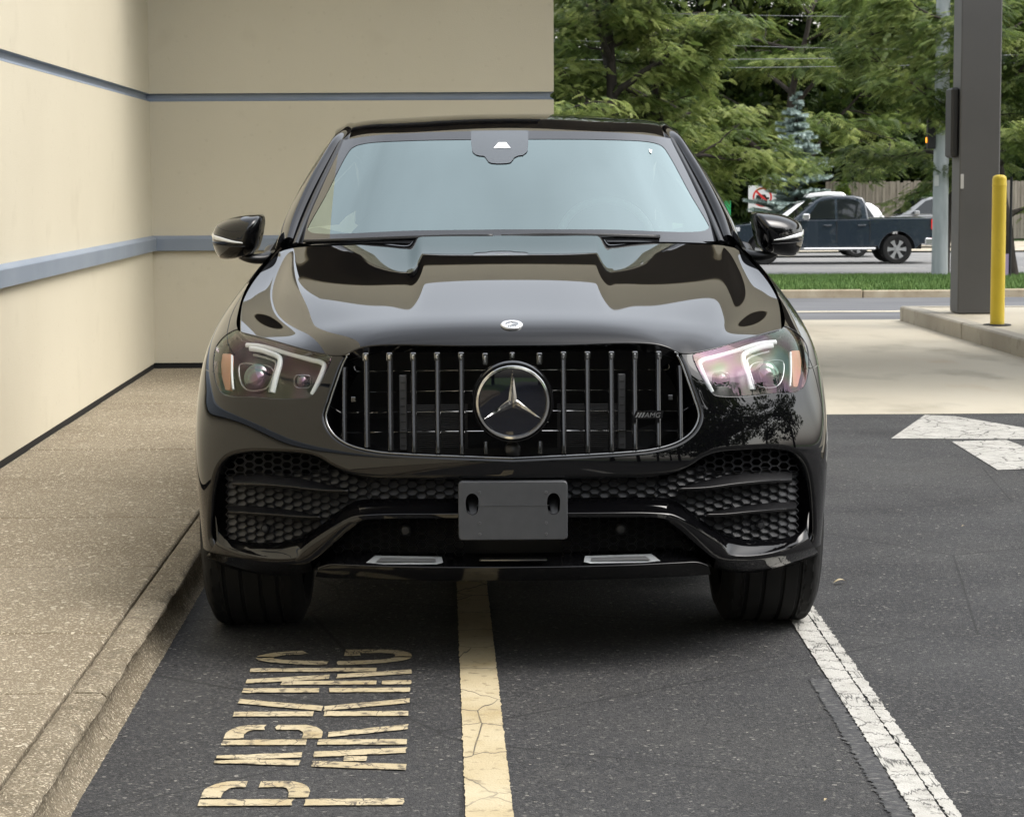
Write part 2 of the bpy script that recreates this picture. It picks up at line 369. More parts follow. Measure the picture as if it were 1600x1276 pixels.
# stencilled word PARKING, read walking away, letter tops towards the kerb. letter box: a = reading direction, b = up
def arcpts(ca, cb, ra, rb, t0, t1, n=14): return [(ca + ra * cos(t), cb + rb * sin(t)) for t in np.linspace(radians(t0), radians(t1), n)]
def thick_arc(ca, cb, ra, rb, w, wb, t0, t1, n=14): return arcpts(ca, cb, ra, rb, t0, t1, n) + arcpts(ca, cb, ra - w, rb - wb, t1, t0, n)
S_ = .052
def box2(a0, a1, b0, b1): return [(a0, b0), (a1, b0), (a1, b1), (a0, b1)]
def bar(p, q, w): 
    p = np.array(p, float); q = np.array(q, float)
    return [(p[0] - w / 2, p[1]), (p[0] + w / 2, p[1]), (q[0] + w / 2, q[1]), (q[0] - w / 2, q[1])]
def bowl(W):   # P and R bowl, bridged in the middle
    return [[(.066, .46), (.11, .46)] + arcpts(.11, .40, W - .11, .06, 90, 0, 8) + [(W, .365), (W - S_, .365)] + arcpts(.105, .39, W - .105 - S_, .022, 0, 90, 6) + [(.066, .412)],
            [(.066, .215), (.11, .215)] + arcpts(.11, .275, W - .11, .06, -90, 0, 8) + [(W, .335), (W - S_, .335)] + arcpts(.105, .285, W - .105 - S_, .022, 0, -90, 6) + [(.066, .263)]]
W = .205
LET = {
 'P': [box2(0, S_, 0, .222), box2(0, S_, .25, .46)] + bowl(W),
 'A': [bar((.026, 0), (.062, .225), S_), bar((.07, .255), (.095, .46), S_ * .9), bar((.187, 0), (.150, .225), S_), bar((.146, .255), (.118, .46), S_ * .9), box2(.085, .13, .095, .15)],
 'R': [box2(0, S_, 0, .222), box2(0, S_, .25, .46)] + bowl(W) + [bar((.18, 0), (.10, .20), S_)],
 'K': [box2(0, S_, 0, .222), box2(0, S_, .25, .46), bar((.17, 0), (.085, .225), S_), bar((.085, .230), (.175, .46), S_)],
 'I': [box2(.02, .02 + S_, 0, .222), box2(.02, .02 + S_, .25, .46)],
 'N': [box2(0, S_ * .9, 0, .08), box2(0, S_ * .9, .095, .36), bar((.045, .46), (.10, .23), S_), bar((.105, .21), (.16, .0), S_), box2(.165, .165 + S_ * .9, .10, .46)],
 'G': [thick_arc(.105, .23, .105, .23, S_, .05, 95, 176, 16), thick_arc(.105, .23, .105, .23, S_, .05, 184, 265, 16), [(.115, 0), (.13, .0)] + arcpts(.13, .09, .08, .09, -90, 0, 8) + [(.21, .20), (.125, .20), (.125, .155), (.16, .155), (.16, .09)] + arcpts(.13, .09, .03, .04, 0, -90, 5) + [(.115, .05)], thick_arc(.105, .23, .105, .23, S_, .05, 25, 82, 12)],
}
a0 = 5.135
polys = []
for ch, pitch in zip('PARKING', (.30, .245, .30, .255, .115, .255, .2)):
    for P in LET[ch]:
        # subdivide so the edges can wander a little
        Q = []
        for i in range(len(P)):
            p = np.array(P[i], float); q = np.array(P[(i + 1) % len(P)], float); n = max(1, int(np.linalg.norm(q - p) / .02))
            Q += [p + (q - p) * k / n for k in range(n)]
        polys.append([bf(-.100 - b_ * 1.045 + rng.normal(0, .0012), a0 + a_ * 1.05 + rng.normal(0, .0012))[:2] for a_, b_ in Q])
    a0 += pitch * 1.045
flat('parking_lettering', polys, M_CREAM)

# ------------------------------------------------------------------ building: left wall and the wall behind the car
B = empty('bank_building', bf(-2.07, 16.15)); tag(B, 'beige stucco building with blue-grey bands beside the sidewalk', 'building')
def bpart(name, m, mat, angle=None, smooth=False):
    ox, oy, oz = B.location
    m.V = [(x - BROT * y - ox, y - oy, z - oz) for x, y, z in m.V]
    return m.build(name, mat, B, smooth=smooth, angle=angle)
XW, YW, XE = -2.07, 16.15, .81
def wallrun(z0, z1, name):
    m = MB(); m.box(XW - .25, XW, -9, YW + .12, z0, z1); bpart(name, m, M_STUCCO)
    m = MB(); m.box(XW + .0, XE, YW, YW + .25, z0, z1); bpart(name, m, M_STUCCO)
    m = MB(); m.box(XE - .25, XE, YW + .252, 24, z0, z1); bpart(name, m, M_STUCCO)
wallrun(.165, .962, 'wall'); wallrun(.9622, 2.03, 'wall_panel'); wallrun(2.086, 3.30, 'upper_wall')
for nm_, z0_, z1_, mt_, ins in (('added_dark_band', 3.302, 4.098, pm('added_band_dark', (.016, .013, .010), .25), .05), ):  # unseen band added for the dark stripe it gives in the hood reflection
    m = MB(); m.box(XW - .2, XE - ins, YW + ins, YW + .25, z0_, z1_); bpart(nm_, m, mt_)
    m = MB(); m.box(XE - .2, XE - ins, YW + .252, 24, z0_, z1_); bpart(nm_, m, mt_)
m = MB(); m.box(XW - .25, XW, -9, YW - .002, 3.302, 4.3); bpart('upper_wall', m, M_STUCCO)
m = MB(); m.box(XW - .24, XW - .012, -9, YW + .1, 0, .1648); m.box(XW - .01, XE - .012, YW + .012, YW + .2, 0, .1648); m.box(XE - .2, XE - .012, YW + .2, 24, 0, .1648)
bpart('plinth_gap', m, M_DARK)
m = MB(); m.box(XW - .24, XW - .0265, -9, YW + .1, 2.0302, 2.0858); m.box(XW - .02, XE - .0265, YW + .0265, YW + .2, 2.0302, 2.0858); bpart('reveal_back', m, M_BAND)
def profrun(prof, name, mat):
    """profile (out, z) run along the left wall, then along the back wall, then round the outer corner"""
    m = MB(); n = len(prof)
    path = [(lambda o: (XW + o, -9)), (lambda o: (XW + o, YW - o)), (lambda o: (XE + o, YW - o)), (lambda o: (XE + o, 24))]
    V = [(*path[i](o), z) for i in range(4) for o, z in prof]
    Fq = [(i * n + k, i * n + k + 1, (i + 1) * n + k + 1, (i + 1) * n + k) for i in range(3) for k in range(n - 1)]
    m.add(V, Fq); bpart(name, m, mat)
profrun([(-.004, .966), (.034, .972), (.036, 1.055), (.030, 1.062), (-.004, 1.080)], 'band', M_BAND)
profrun([(.001, 2.0305), (-.0255, 2.050), (-.0255, 2.078), (.001, 2.0855)], 'reveal', M_BAND)
m = MB(); m.box(XW - .25, XE - .01, YW + .26, 24, 4.12, 4.3); bpart('roof', m, M_DARK)

# drive-through canopy: seen only by its column and its reflection in the car
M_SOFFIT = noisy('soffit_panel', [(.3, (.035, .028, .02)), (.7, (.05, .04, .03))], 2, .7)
M_COLUMN = noisy('column_grey', [(.3, (.072, .072, .073)), (.7, (.084, .084, .085))], 1.5, .55, .08, 160)
cx, cy = 4.527, 22.0
CP = empty('drive_through_canopy', (cx, cy, .15)); tag(CP, 'dark grey square canopy column standing on the raised concrete island', 'canopy')
def cpart(name, m, mat, rot=True):
    m.V = [((x - BROT * (y) if rot else x) - cx, y - cy, z - .15) for x, y, z in m.V]
    return m.build(name, mat, CP)
C0, C1, CZ, CT = 14.6, 19.2, 4.1, 4.78
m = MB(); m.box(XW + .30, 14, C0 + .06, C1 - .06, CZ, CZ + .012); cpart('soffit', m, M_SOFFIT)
m = MB(); m.box(XW + .25, 14.05, C0, C0 + .058, CZ - .06, CT); cpart('fascia', m, M_STUCCO)
m = MB(); m.box(XW + .25, 14.05, C1 - .058, C1, CZ - .06, CT); cpart('fascia', m, M_STUCCO)
m = MB(); m.box(14, 14.06, C0 + .06, C1 - .06, CZ - .06, CT); cpart('fascia', m, M_STUCCO)
m = MB(); m.box(XW + .30, 13.99, C0 + .062, C1 - .062, CT - .2, CT - .08); cpart('roof', m, M_DARK)
def box_w(m, x0, x1, y0, y1, z0, z1, b=.012): return m.box(x0, x1, y0, y1, z0, z1, b)
m = MB(); box_w(m, cx - .195, cx + .195, cy - .19, cy + .2, .152, CZ - .01); cpart('column', m, M_COLUMN, False)
m = MB(); box_w(m, cx - .28, cx + 7.1, cy - .3, cy + .3, CZ - .008, CZ + .5); cpart('lane_beam', m, M_STUCCO, False)
m = MB(); box_w(m, cx + 6.6, cx + 7.0, cy - .2, cy + .2, .002, CZ - .01); cpart('column', m, M_COLUMN, False)
m = MB(); box_w(m, cx - .275, cx - .197, cy - .15, cy + .16, 1.66, 2.33, .02); cpart('sign_box', m, pm('dark_box', (.016, .016, .016), .6), False)
m = MB(); box_w(m, cx - .185, cx - .155, cy - .198, cy - .1905, 1.36, 1.5, .002); cpart('nameplate', m, pm('plate_grey', (.45, .45, .44), .4), False)

# raised island with kerb sections
ISL = empty('island', bf(5.5, 18)); tag(ISL, kind='structure')
ox, oy, oz = ISL.location
def ipart(name, m, mat):
    m.V = [(x - BROT * y - ox, y - oy, z - oz) for x, y, z in m.V]; return m.build(name, mat, ISL)
m = MB(); m.box(4.90, 6.3, 10.5, 22.95, -.02, .147); ipart('slab', M_CONC)if False else ipart('slab', m, M_CONC)
yy = 10.5
for ln in (2.4, 2.5, 2.45, 2.6, 2.62):
    m = MB(); m.box(4.735, 4.896, yy + .003, yy + ln - .003, -.02, .152, .014); ipart('kerb_stone', m, M_ISL); yy += ln
m = MB(); m.box(4.735, 6.3, 23.075, 23.22, -.02, .152, .014); ipart('kerb_stone', m, M_ISL)

# yellow bollard
bp = ground(1558, 508, .15); BO = empty('bollard', tuple(bp)); tag(BO, 'yellow plastic-sleeved bollard in front of the grey column', 'bollard')
M_BOL = noisy('yellow_sleeve', [(.3, (.68, .50, .03)), (.7, (.76, .57, .05))], 3, .45, layers=[('noise', 8, .62, .75, (.45, .33, .04), .6)])
r = .063; H = 1.34
V, Fq = lathe([(r * 1.01, .002), (r, .03), (r, H - .10), (r * 1.03, H - .098), (r * 1.03, H - .085), (r, H - .08), (r, H - .04), (r * .9, H - .018), (r * .6, H - .004), (.001, H)], 32, 'z'); mobj('sleeve', V, Fq, M_BOL, BO, True, angle=40)
V, Fq = lathe([(r * 1.02, .012), (r * 1.9, .010), (r * 2.0, .002)], 32, 'z'); mobj('base_ring', V, Fq, M_DARK, BO)

# ------------------------------------------------------------------ street furniture
M_GALV = noisy('galvanised_steel', [(.3, (.30, .33, .34)), (.7, (.46, .49, .50))], 2, .5, stretch=(3, 3, .6))
pb = at_depth(1468, 430, 52.0); zb = -.80
PO = empty('signal_pole', (pb[0], 52.0, zb)); tag(PO, 'round galvanised signal pole standing on the grass verge', 'pole')
V, Fq = lathe([(.24, 0), (.24, .03), (.19, .035), (.18, 1.2), (.155, 7.2), (.01, 7.22)], 24, 'z'); mobj('shaft', V, Fq, M_GALV, PO, True, angle=40)
m = MB(); m.box(-.33, -.15, -.12, .12, 2.95, 3.75, .02); m.build('signal_head', pm('signal_black', (.012, .012, .012), .5), PO)
V, Fq = lathe([(.07, -.345), (.06, -.352), (.001, -.355)], 16, 'x'); V[:, 2] += 3.15; mobj('signal_lamp', V, Fq, pm('amber_lens', (.6, .16, .01), .3, Emission_Color=(1, .3, .02, 1), Emission_Strength=1.2), PO)
m = MB(); m.box(-.186, -.08, -.184, -.179, 2.1, 2.35); m.build('notice', pm('paper', (.55, .56, .55), .6), PO)

# no-trucks sign
sp = at_depth(1191, 329, 79); SG = empty('no_trucks_sign', (sp[0], 79, -.85)); tag(SG, 'white sign with a red crossed circle over a black truck by the blue spruce', 'sign')
zt = at_depth(1188, 290, 79)[2] + .85; zl = at_depth(1188, 331, 79)[2] + .85; hw = .49
m = MB(); m.box(-hw, hw, -.012, 0, zl, zt, .003); m.build('panel', pm('sign_white', (.62, .64, .64), .5), SG)
m = MB(); m.box(-.025, .025, .002, .05, 0, zt); m.build('post', M_GALV, SG)
zc = zl + (zt - zl) * .56; R = .34
m = MB(); m.add(*[np.array([(rr * cos(t), -.0145, zc + rr * sin(t)) for rr in (R, R - .065) for t in np.linspace(0, 2 * pi, 40, endpoint=False)]), rgrid(2, 40, True)]); 
d = .030; m.add([(-.26, -.0150, zc + .20), (-.20, -.0150, zc + .25), (.26, -.0150, zc - .20), (.20, -.0150, zc - .25)], [(0, 1, 2, 3)]); m.build('prohibition_ring', pm('sign_red', (.55, .03, .025), .5), SG)
m = MB(); m.add([(x, -.0135, zc + z) for x, z in [(-.22, -.08), (-.22, .06), (-.03, .10), (-.03, -.08)]], [(0, 1, 2, 3)]); m.add([(x, -.0135, zc + z) for x, z in [(-.02, -.08), (-.02, .09), (.10, .09), (.15, .0), (.24, -.01), (.24, -.08)]], [(0, 1, 2, 3, 4, 5)])
for wx in (-.13, .13): m.add([(wx + .05 * cos(t), -.0135, zc - .09 + .05 * sin(t)) for t in np.linspace(0, 2 * pi, 12, endpoint=False)], [tuple(range(12))])
m.build('truck_symbol', pm('sign_black', (.01, .01, .01), .5), SG)
# green street sign far left of the truck
gp = at_depth(1133, 327, 80); GS = empty('green_sign', (gp[0], 80, -.85)); tag(GS, 'small green street sign behind the car mirror', 'sign')
m = MB(); m.box(-.2, .2, 0, .02, gp[2] + .55, gp[2] + 1.15, .003); m.build('panel', pm('sign_green', (.02, .35, .12), .5), GS)
m = MB(); m.box(-.03, .03, .022, .08, 0, gp[2] + 1.1); m.build('post', M_GALV, GS)
# thin dark post by the right edge
tp = at_depth(1578, 425, 50); TP = empty('thin_post', (tp[0], 50, -.8)); tag(TP, 'thin dark post with a small flag right of the yellow bollard', 'post')
m = MB(); m.tube([(0, 0, 0), (0, 0, 2.3)], .03, 10); m.build('shaft', M_DARK, TP)
m = MB(); m.box(-.12, -.032, -.01, .0, .12, .6); m.build('flag', pm('flag_cloth', (.30, .24, .36), .8), TP)

# overhead wires
M_WIRE = pm('wire_grey', (.20, .21, .215), .5)
for i, (pA, pB) in enumerate((((880, 107), (1230, 106)), ((880, 94), (1240, 93)), ((1180, 73), (1330, 76)), ((1200, 25), (1400, 27)))):
    A = at_depth(*pA, 75); Bq = at_depth(*pB, 75); dd = (Bq - A) / np.linalg.norm(Bq - A); t = np.linspace(-24, 32, 40)
    P = A + dd * t[:, None]; P[:, 2] += .0009 * (t - 3) ** 2
    V, Fq = tube(P, .011 if i < 2 else .008, 6)
    tag(mobj('overhead_wire', V, Fq, M_WIRE), ['lower of the two pale wires crossing the trees above the black car', 'upper of the two pale wires crossing the trees above the black car', 'short pale wire crossing the dark trees above the spruce tip', 'topmost faint wire crossing the trees'][i], 'wire', 'overhead wires')

# weathered board fence behind the street
M_BOARD = noisy('weathered_board', [(.3, (.17, .145, .12)), (.7, (.30, .265, .225))], 1.5, .9, stretch=(6, 6, .6))
fx0 = at_depth(1290, 300, 88)[0]; fx1 = at_depth(1640, 300, 88)[0]; zt = at_depth(1390, 284, 88)[2]
FE = empty('board_fence', (fx0, 88, -.85)); tag(FE, 'weathered grey vertical board fence behind the parked vehicles', 'fence')
m = MB(); x = 0
while x < fx1 - fx0:
    w = rng.uniform(.12, .15); m.box(x, x + w - .012, rng.uniform(-.012, .012), .03, 0, zt + .85 + rng.uniform(-.04, .04)); x += w
tag(m.build('boards', M_BOARD, FE), kind='stuff')
m = MB(); m.box(0, fx1 - fx0, .035, .08, .4, .5); m.box(0, fx1 - fx0, .035, .08, 1.6, 1.7); m.build('rail', M_BOARD, FE)
# ------------------------------------------------------------------ trees and shrubs
def leaf_mat(name, dark, mid, light, trans=.35, rough=.55):
    m = bpy.data.materials.new(name); m.use_nodes = True; nt = m.node_tree; L = nt.links.new
    b = nt.nodes['Principled BSDF']; b.inputs['Roughness'].default_value = rough
    at = nt.nodes.new('ShaderNodeAttribute'); at.attribute_name = 'tint'
    r = nt.nodes.new('ShaderNodeValToRGB'); L(at.outputs['Fac'], r.inputs['Fac']); e = r.color_ramp.elements
    e[0].position = 0; e[0].color = (*dark, 1); e[1].position = 1; e[1].color = (*light, 1); k = e.new(.5); k.color = (*mid, 1)
    L(r.outputs['Color'], b.inputs['Base Color'])
    t = nt.nodes.new('ShaderNodeBsdfTranslucent'); L(r.outputs['Color'], t.inputs['Color'])
    mx = nt.nodes.new('ShaderNodeMixShader'); mx.inputs['Fac'].default_value = trans
    L(b.outputs[0], mx.inputs[1]); L(t.outputs[0], mx.inputs[2]); L(mx.outputs[0], nt.nodes['Material Output'].inputs['Surface'])
    return m
def add_tint(o, tint):
    a = o.data.attributes.new('tint', 'FLOAT', 'POINT'); a.data.foreach_set('value', np.asarray(tint, np.float32))
def inst(Tv, Tf, pos, X, Y, Z, scale):
    """copies of a template at pos with axis frames X,Y,Z"""
    n = len(pos); k = len(Tv)
    V = (pos[:, None, :] + scale[:, None, None] * (Tv[None, :, 0:1] * X[:, None, :] + Tv[None, :, 1:2] * Y[:, None, :] + Tv[None, :, 2:3] * Z[:, None, :])).reshape(-1, 3)
    Fq = (Tf[None] + (np.arange(n) * k)[:, None, None]).reshape(-1, Tf.shape[1]); return V, Fq
def unit(a): return a / (np.linalg.norm(a, axis=-1, keepdims=True) + 1e-9)
def frond_template(pairs=7):
    V = []; Fq = []
    for i in range(pairs):
        x = .12 + .82 * i / (pairs - 1); L_ = .24 * (1 - .55 * (i / (pairs - 1) - .35) ** 2 * 2); w = .042; dz = -.28 * x * x
        for s in (1, -1):
            b = len(V); V += [(x - w, 0, dz), (x + w, 0, dz - .02), (x + w * .9 + .05, s * L_ * .8, dz - .07), (x + .04, s * L_, dz - .10), (x - w * .5 + .02, s * L_ * .7, dz - .05)]
            Fq += [(b, b + 1, b + 2), (b, b + 2, b + 4), (b + 4, b + 2, b + 3)]
    b = len(V); V += [(0, -.012, 0), (0, .012, 0), (1, 0, -.28)]; Fq.append((b, b + 1, b + 2))
    return np.array(V), np.array(Fq)
FROND = frond_template()
LEAF = (np.array([(0, 0, 0), (.45, .26, -.03), (1, 0, -.12), (.45, -.26, -.03)]), np.array([(0, 1, 2), (0, 2, 3)]))

def branch_tree(r, H, spread, base, limbs=8, lean=.12, trunk_r=.16, sub=5):
    """trunk, limbs and twigs as tubes; returns tube mesh parts and twig tips with directions"""
    V = []; Fq = []; tips = []
    def addtube(P, rad, n=7):
        v, f = tube(P, rad, n, False); b = len(V); V.extend(v); Fq.extend([tuple(i + b for i in q) for q in f])
    def curve(p, d, L_, sag, k=7, jit=.10):
        P = [np.array(p, float)]; d = np.array(d, float)
        for i in range(k):
            d = unit(d + r.normal(0, jit, 3) + np.array([0, 0, sag])); P.append(P[-1] + d * L_ / k)
        return np.array(P), d
    P, d = curve((0, 0, -.1), (r.normal(0, lean), r.normal(0, lean), 1), H * .8, .03, 10, .07)
    addtube(P, np.linspace(trunk_r, trunk_r * .25, len(P)), 9)
    for i in range(limbs):
        t = base / (H * .8) + (1 - base / (H * .8)) * (i / limbs) ** .85 * .95; j = min(int(t * 10), 9); p0 = P[j] + (P[j + 1] - P[j]) * (t * 10 - j)
        az = i * 2.4 + r.uniform(-.5, .5); up = r.uniform(.35, .8)
        Ln = spread * r.uniform(.8, 1.15) * (1 - .45 * max(0, t - .4))
        Q, dq = curve(p0, (cos(az), sin(az), up), Ln, -.03, 9, .13); rr = trunk_r * .55 * (1 - .5 * t)
        addtube(Q, np.linspace(rr, rr * .18, len(Q)), 7)
        for k in range(sub):
            tt = .3 + .7 * k / max(sub - 1, 1); jj = min(int(tt * 9), 8); q0 = Q[jj] + (Q[jj + 1] - Q[jj]) * (tt * 9 - jj)
            a2 = az + r.choice([-1, 1]) * r.uniform(.4, 1.2); L2 = Ln * r.uniform(.28, .5)
            S, ds = curve(q0, (cos(a2), sin(a2), r.uniform(-.1, .45)), L2, -.05, 6, .16); r2 = rr * .32
            addtube(S, np.linspace(r2, r2 * .25, len(S)), 5)
            for w in range(4):
                s0 = S[1 + w + (1 if w == 3 else 0)]; a3 = a2 + r.choice([-1, 1]) * r.uniform(.3, 1.1); L3 = L2 * r.uniform(.3, .5)
                U, du = curve(s0, (cos(a3), sin(a3), r.uniform(-.15, .25)), L3, -.09, 4, .15)
                addtube(U, np.linspace(r2 * .3, r2 * .1, len(U)), 4)
                tips.append((U[-1], du, U)); 
    return np.array(V), Fq, tips

M_BARK = noisy('bark', [(.3, (.018, .014, .011)), (.7, (.05, .041, .033))], 4, .9, .6, 20, stretch=(3, 3, .6))
LOCUST = leaf_mat('locust_leaf', (.045, .080, .018), (.145, .205, .05), (.36, .41, .13), .48)
def locust(name, loc, seed, H=8.5, spread=3.2, base=1.7, fr=.25, n_per=38, limbs=10, sub=6, tint_shift=0., mat=None, trunk_r=.15, zlo=-9):
    r = np.random.default_rng(seed); V, Fq, tips = branch_tree(r, H, spread, base, limbs, trunk_r=trunk_r, sub=sub)
    T = empty(name, loc); mobj('trunk', V, Fq, M_BARK, T, True)
    pos = []; D = []; ti = []
    for (p, d, U) in tips:
        c_t = r.uniform(.1, .85)
        n = int(n_per * r.uniform(.6, 1.3)); u = U[r.integers(1, len(U), n)] + r.normal(0, 1, (n, 3)) * np.array([.20, .20, .07])
        a = math.atan2(d[1], d[0]) + r.normal(0, 1.0, n)
        pos.append(u); D.append(np.stack([np.cos(a), np.sin(a), r.normal(-.18, .22, n)], 1)); ti.append(np.clip(c_t + r.normal(0, .16, n) + tint_shift, 0, 1))
    pos = np.concatenate(pos); D = unit(np.concatenate(D)); ti = np.concatenate(ti)
    k = pos[:, 2] > zlo; pos, D, ti = pos[k], D[k], ti[k]
    up = np.array([0, 0, 1.]) + r.normal(0, .35, (len(pos), 3)); Y = unit(np.cross(up, D)); Z = np.cross(D, Y)
    sc = r.uniform(.7, 1.25, len(pos)) * fr
    V, Fq = inst(*FROND, pos, D, Y, Z, sc); c = mobj('crown', V, Fq, mat or LOCUST, T, False); add_tint(c, np.repeat(ti, len(FROND[0])))
    return T
def px(p, y): return at_depth(p, 400, y)[0]
tag(locust('locust_tree', (px(938, 47.5), 47.5, -.78), 11, 8.5, 3.3, 1.9, limbs=12, trunk_r=.22, tint_shift=.10), 'fine-leaved locust tree with dark forked limbs right beside the building edge', 'tree', 'locust trees on the verge')
tag(locust('locust_tree', (px(1042, 49), 49, -.78), 23, 8.5, 2.5, 1.9, limbs=12, tint_shift=.15), 'bright green locust tree above the right half of the car roof', 'tree', 'locust trees on the verge')
tag(locust('locust_tree', (px(1475, 54.5), 54.5, -.85), 37, 9.5, 3.5, 2.3, limbs=13, sub=7, tint_shift=-.02), 'dark locust tree behind the grey column with branches hanging over the pickup', 'tree', 'locust trees on the verge')
tag(locust('locust_tree', (px(1585, 51), 51, -.8), 41, 8, 3.0, 1.5, limbs=10, tint_shift=.03), 'locust tree at the right edge beyond the yellow bollard', 'tree', 'locust trees on the verge')
tag(locust('locust_tree', (px(1200, 86), 86, -.85), 53, 12, 6.0, 2.0, fr=.5, limbs=13, sub=7, n_per=26, tint_shift=-.05, trunk_r=.25), 'large dark locust across the street behind the blue spruce', 'tree', 'trees across the street')

# blue spruce
SPR = leaf_mat('spruce_needle', (.08, .125, .10), (.21, .285, .255), (.52, .62, .59), .15)
def spruce(name, loc, H, R, seed, mat, rows=20, zmin=.3):
    r = np.random.default_rng(seed); T = empty(name, loc); m = MB(); m.tube([(0, 0, 0), (0, 0, H * .5), (.02, 0, H)], [.09, .05, .012], 8)
    pos = []; D = []; ti = []
    for i in range(rows):
        t = i / rows; z = zmin + (H - zmin) * t ** .92; L_ = R * (1 - t) ** .85 * r.uniform(.85, 1.1) + .06; nb = int(11 - 5 * t)
        for b in range(nb):
            a = b * 2 * pi / nb + r.uniform(-.3, .3) + i; Lb = L_ * r.uniform(.55, 1.25); z = z + r.uniform(-.13, .13); n = 6
            Q = np.array([(cos(a) * Lb * s, sin(a) * Lb * s, z + (.10 * s + .06 * s * s) * Lb) for s in np.linspace(0, 1, n)])
            m.tube(Q, np.linspace(.014, .004, n), 4, False)
            ct = r.uniform(.15, .75)
            for s in np.arange(.18, 1.01, .075 / max(Lb, .3)):
                j = min(int(s * (n - 1)), n - 2); q = Q[j] + (Q[j + 1] - Q[j]) * (s * (n - 1) - j)
                for sd_ in (-1, 1, 0):
                    a2 = a + sd_ * r.uniform(.6, 1.0); tl = (.30 - .14 * s) * (.6 if sd_ == 0 else 1)
                    for w in np.linspace(0, 1, 4):
                        pos.append(q + np.array([cos(a2), sin(a2), .12]) * tl * w * min(1, Lb)); D.append((cos(a2), sin(a2), .15)); ti.append(np.clip(ct - .25 + .7 * w * s + r.normal(0, .12), 0, 1))
    m.build('trunk', M_BARK, T, True)
    pos = np.array(pos); D = unit(np.array(D)); ti = np.array(ti)
    # needle tuft: blades fanning around the twig
    Tv = []; Tf = []
    for k in range(8):
        a = 2 * pi * k / 8; b = len(Tv); c, s = cos(a), sin(a); Tv += [(0, -.10 * s, .10 * c), (0, .10 * s, -.10 * c), (.75, .62 * c, .62 * s)]; Tf.append((b, b + 1, b + 2))
    Tv = np.array(Tv); Tf = np.array(Tf)
    up = np.array([0, 0, 1.]) + r.normal(0, .2, (len(pos), 3)); Y = unit(np.cross(up, D)); Z = np.cross(D, Y)
    V, Fq = inst(Tv, Tf, pos, D, Y, Z, r.uniform(.09, .15, len(pos))); c = mobj('crown', V, Fq, mat, T, False); add_tint(c, np.repeat(ti, len(Tv)))
    return T
sx = px(1243, 75.5); ztop = at_depth(1240, 152, 75.5)[2]
tag(spruce('blue_spruce', (sx, 75.5, -.85), ztop + .85, 1.5, 5, SPR, 26), 'young blue spruce across the street behind the pickup', 'tree')

# shrubs
LAUREL = leaf_mat('shrub_leaf', (.02, .05, .012), (.05, .10, .02), (.10, .17, .035), .25)
GOLD = leaf_mat('golden_leaf', (.06, .11, .015), (.13, .20, .03), (.24, .31, .05), .3)
def shrub(name, loc, w, h, seed, mat, n=2600, ls=.10, cone=0.):
    r = np.random.default_rng(seed); T = empty(name, loc); m = MB()
    for k in range(7):
        a = r.uniform(0, 6.28); m.tube([(0, 0, 0), (cos(a) * w * .2, sin(a) * w * .2, h * .4), (cos(a) * w * .35, sin(a) * w * .35, h * .75)], [.02, .015, .006], 5)
    m.build('stem', M_BARK, T)
    d = unit(r.normal(0, 1, (n, 3))); rad = r.uniform(.45, 1, n) ** .5 * (1 + .14 * np.sin(5 * d[:, 0] + 4 * d[:, 2] + seed)); p = d * rad[:, None] * np.array([w / 2, w / 2, h / 2]) + np.array([0, 0, h / 2])
    if cone: s = 1 - cone * np.clip(p[:, 2] / h, 0, 1); p[:, 0] *= s * 1.2; p[:, 1] *= s * 1.2
    D = unit(d + r.normal(0, .5, (n, 3)) + np.array([0, 0, .2])); up = r.normal(0, 1, (n, 3)); Y = unit(np.cross(up, D)); Z = np.cross(D, Y)
    V, Fq = inst(*LEAF, p, D, Y, Z, r.uniform(.7, 1.3, n) * ls); c = mobj('foliage', V, Fq, mat, T, False); add_tint(c, np.repeat(np.clip(r.normal(.45, .2, n), 0, 1), 4)); return T
tag(shrub('shrub', (px(1437, 80), 80, -.85), 1.15, at_depth(1437, 297, 80)[2] + .85, 3, LAUREL, 3000, .13), 'round dark green shrub in front of the board fence', 'shrub')
tag(shrub('conifer_shrub', (px(1317, 86), 86, -.85), 1.0, at_depth(1317, 276, 86)[2] + .85, 4, GOLD, 3500, .11, .75), 'pointed yellow-green conifer shrub left of the board fence', 'shrub')

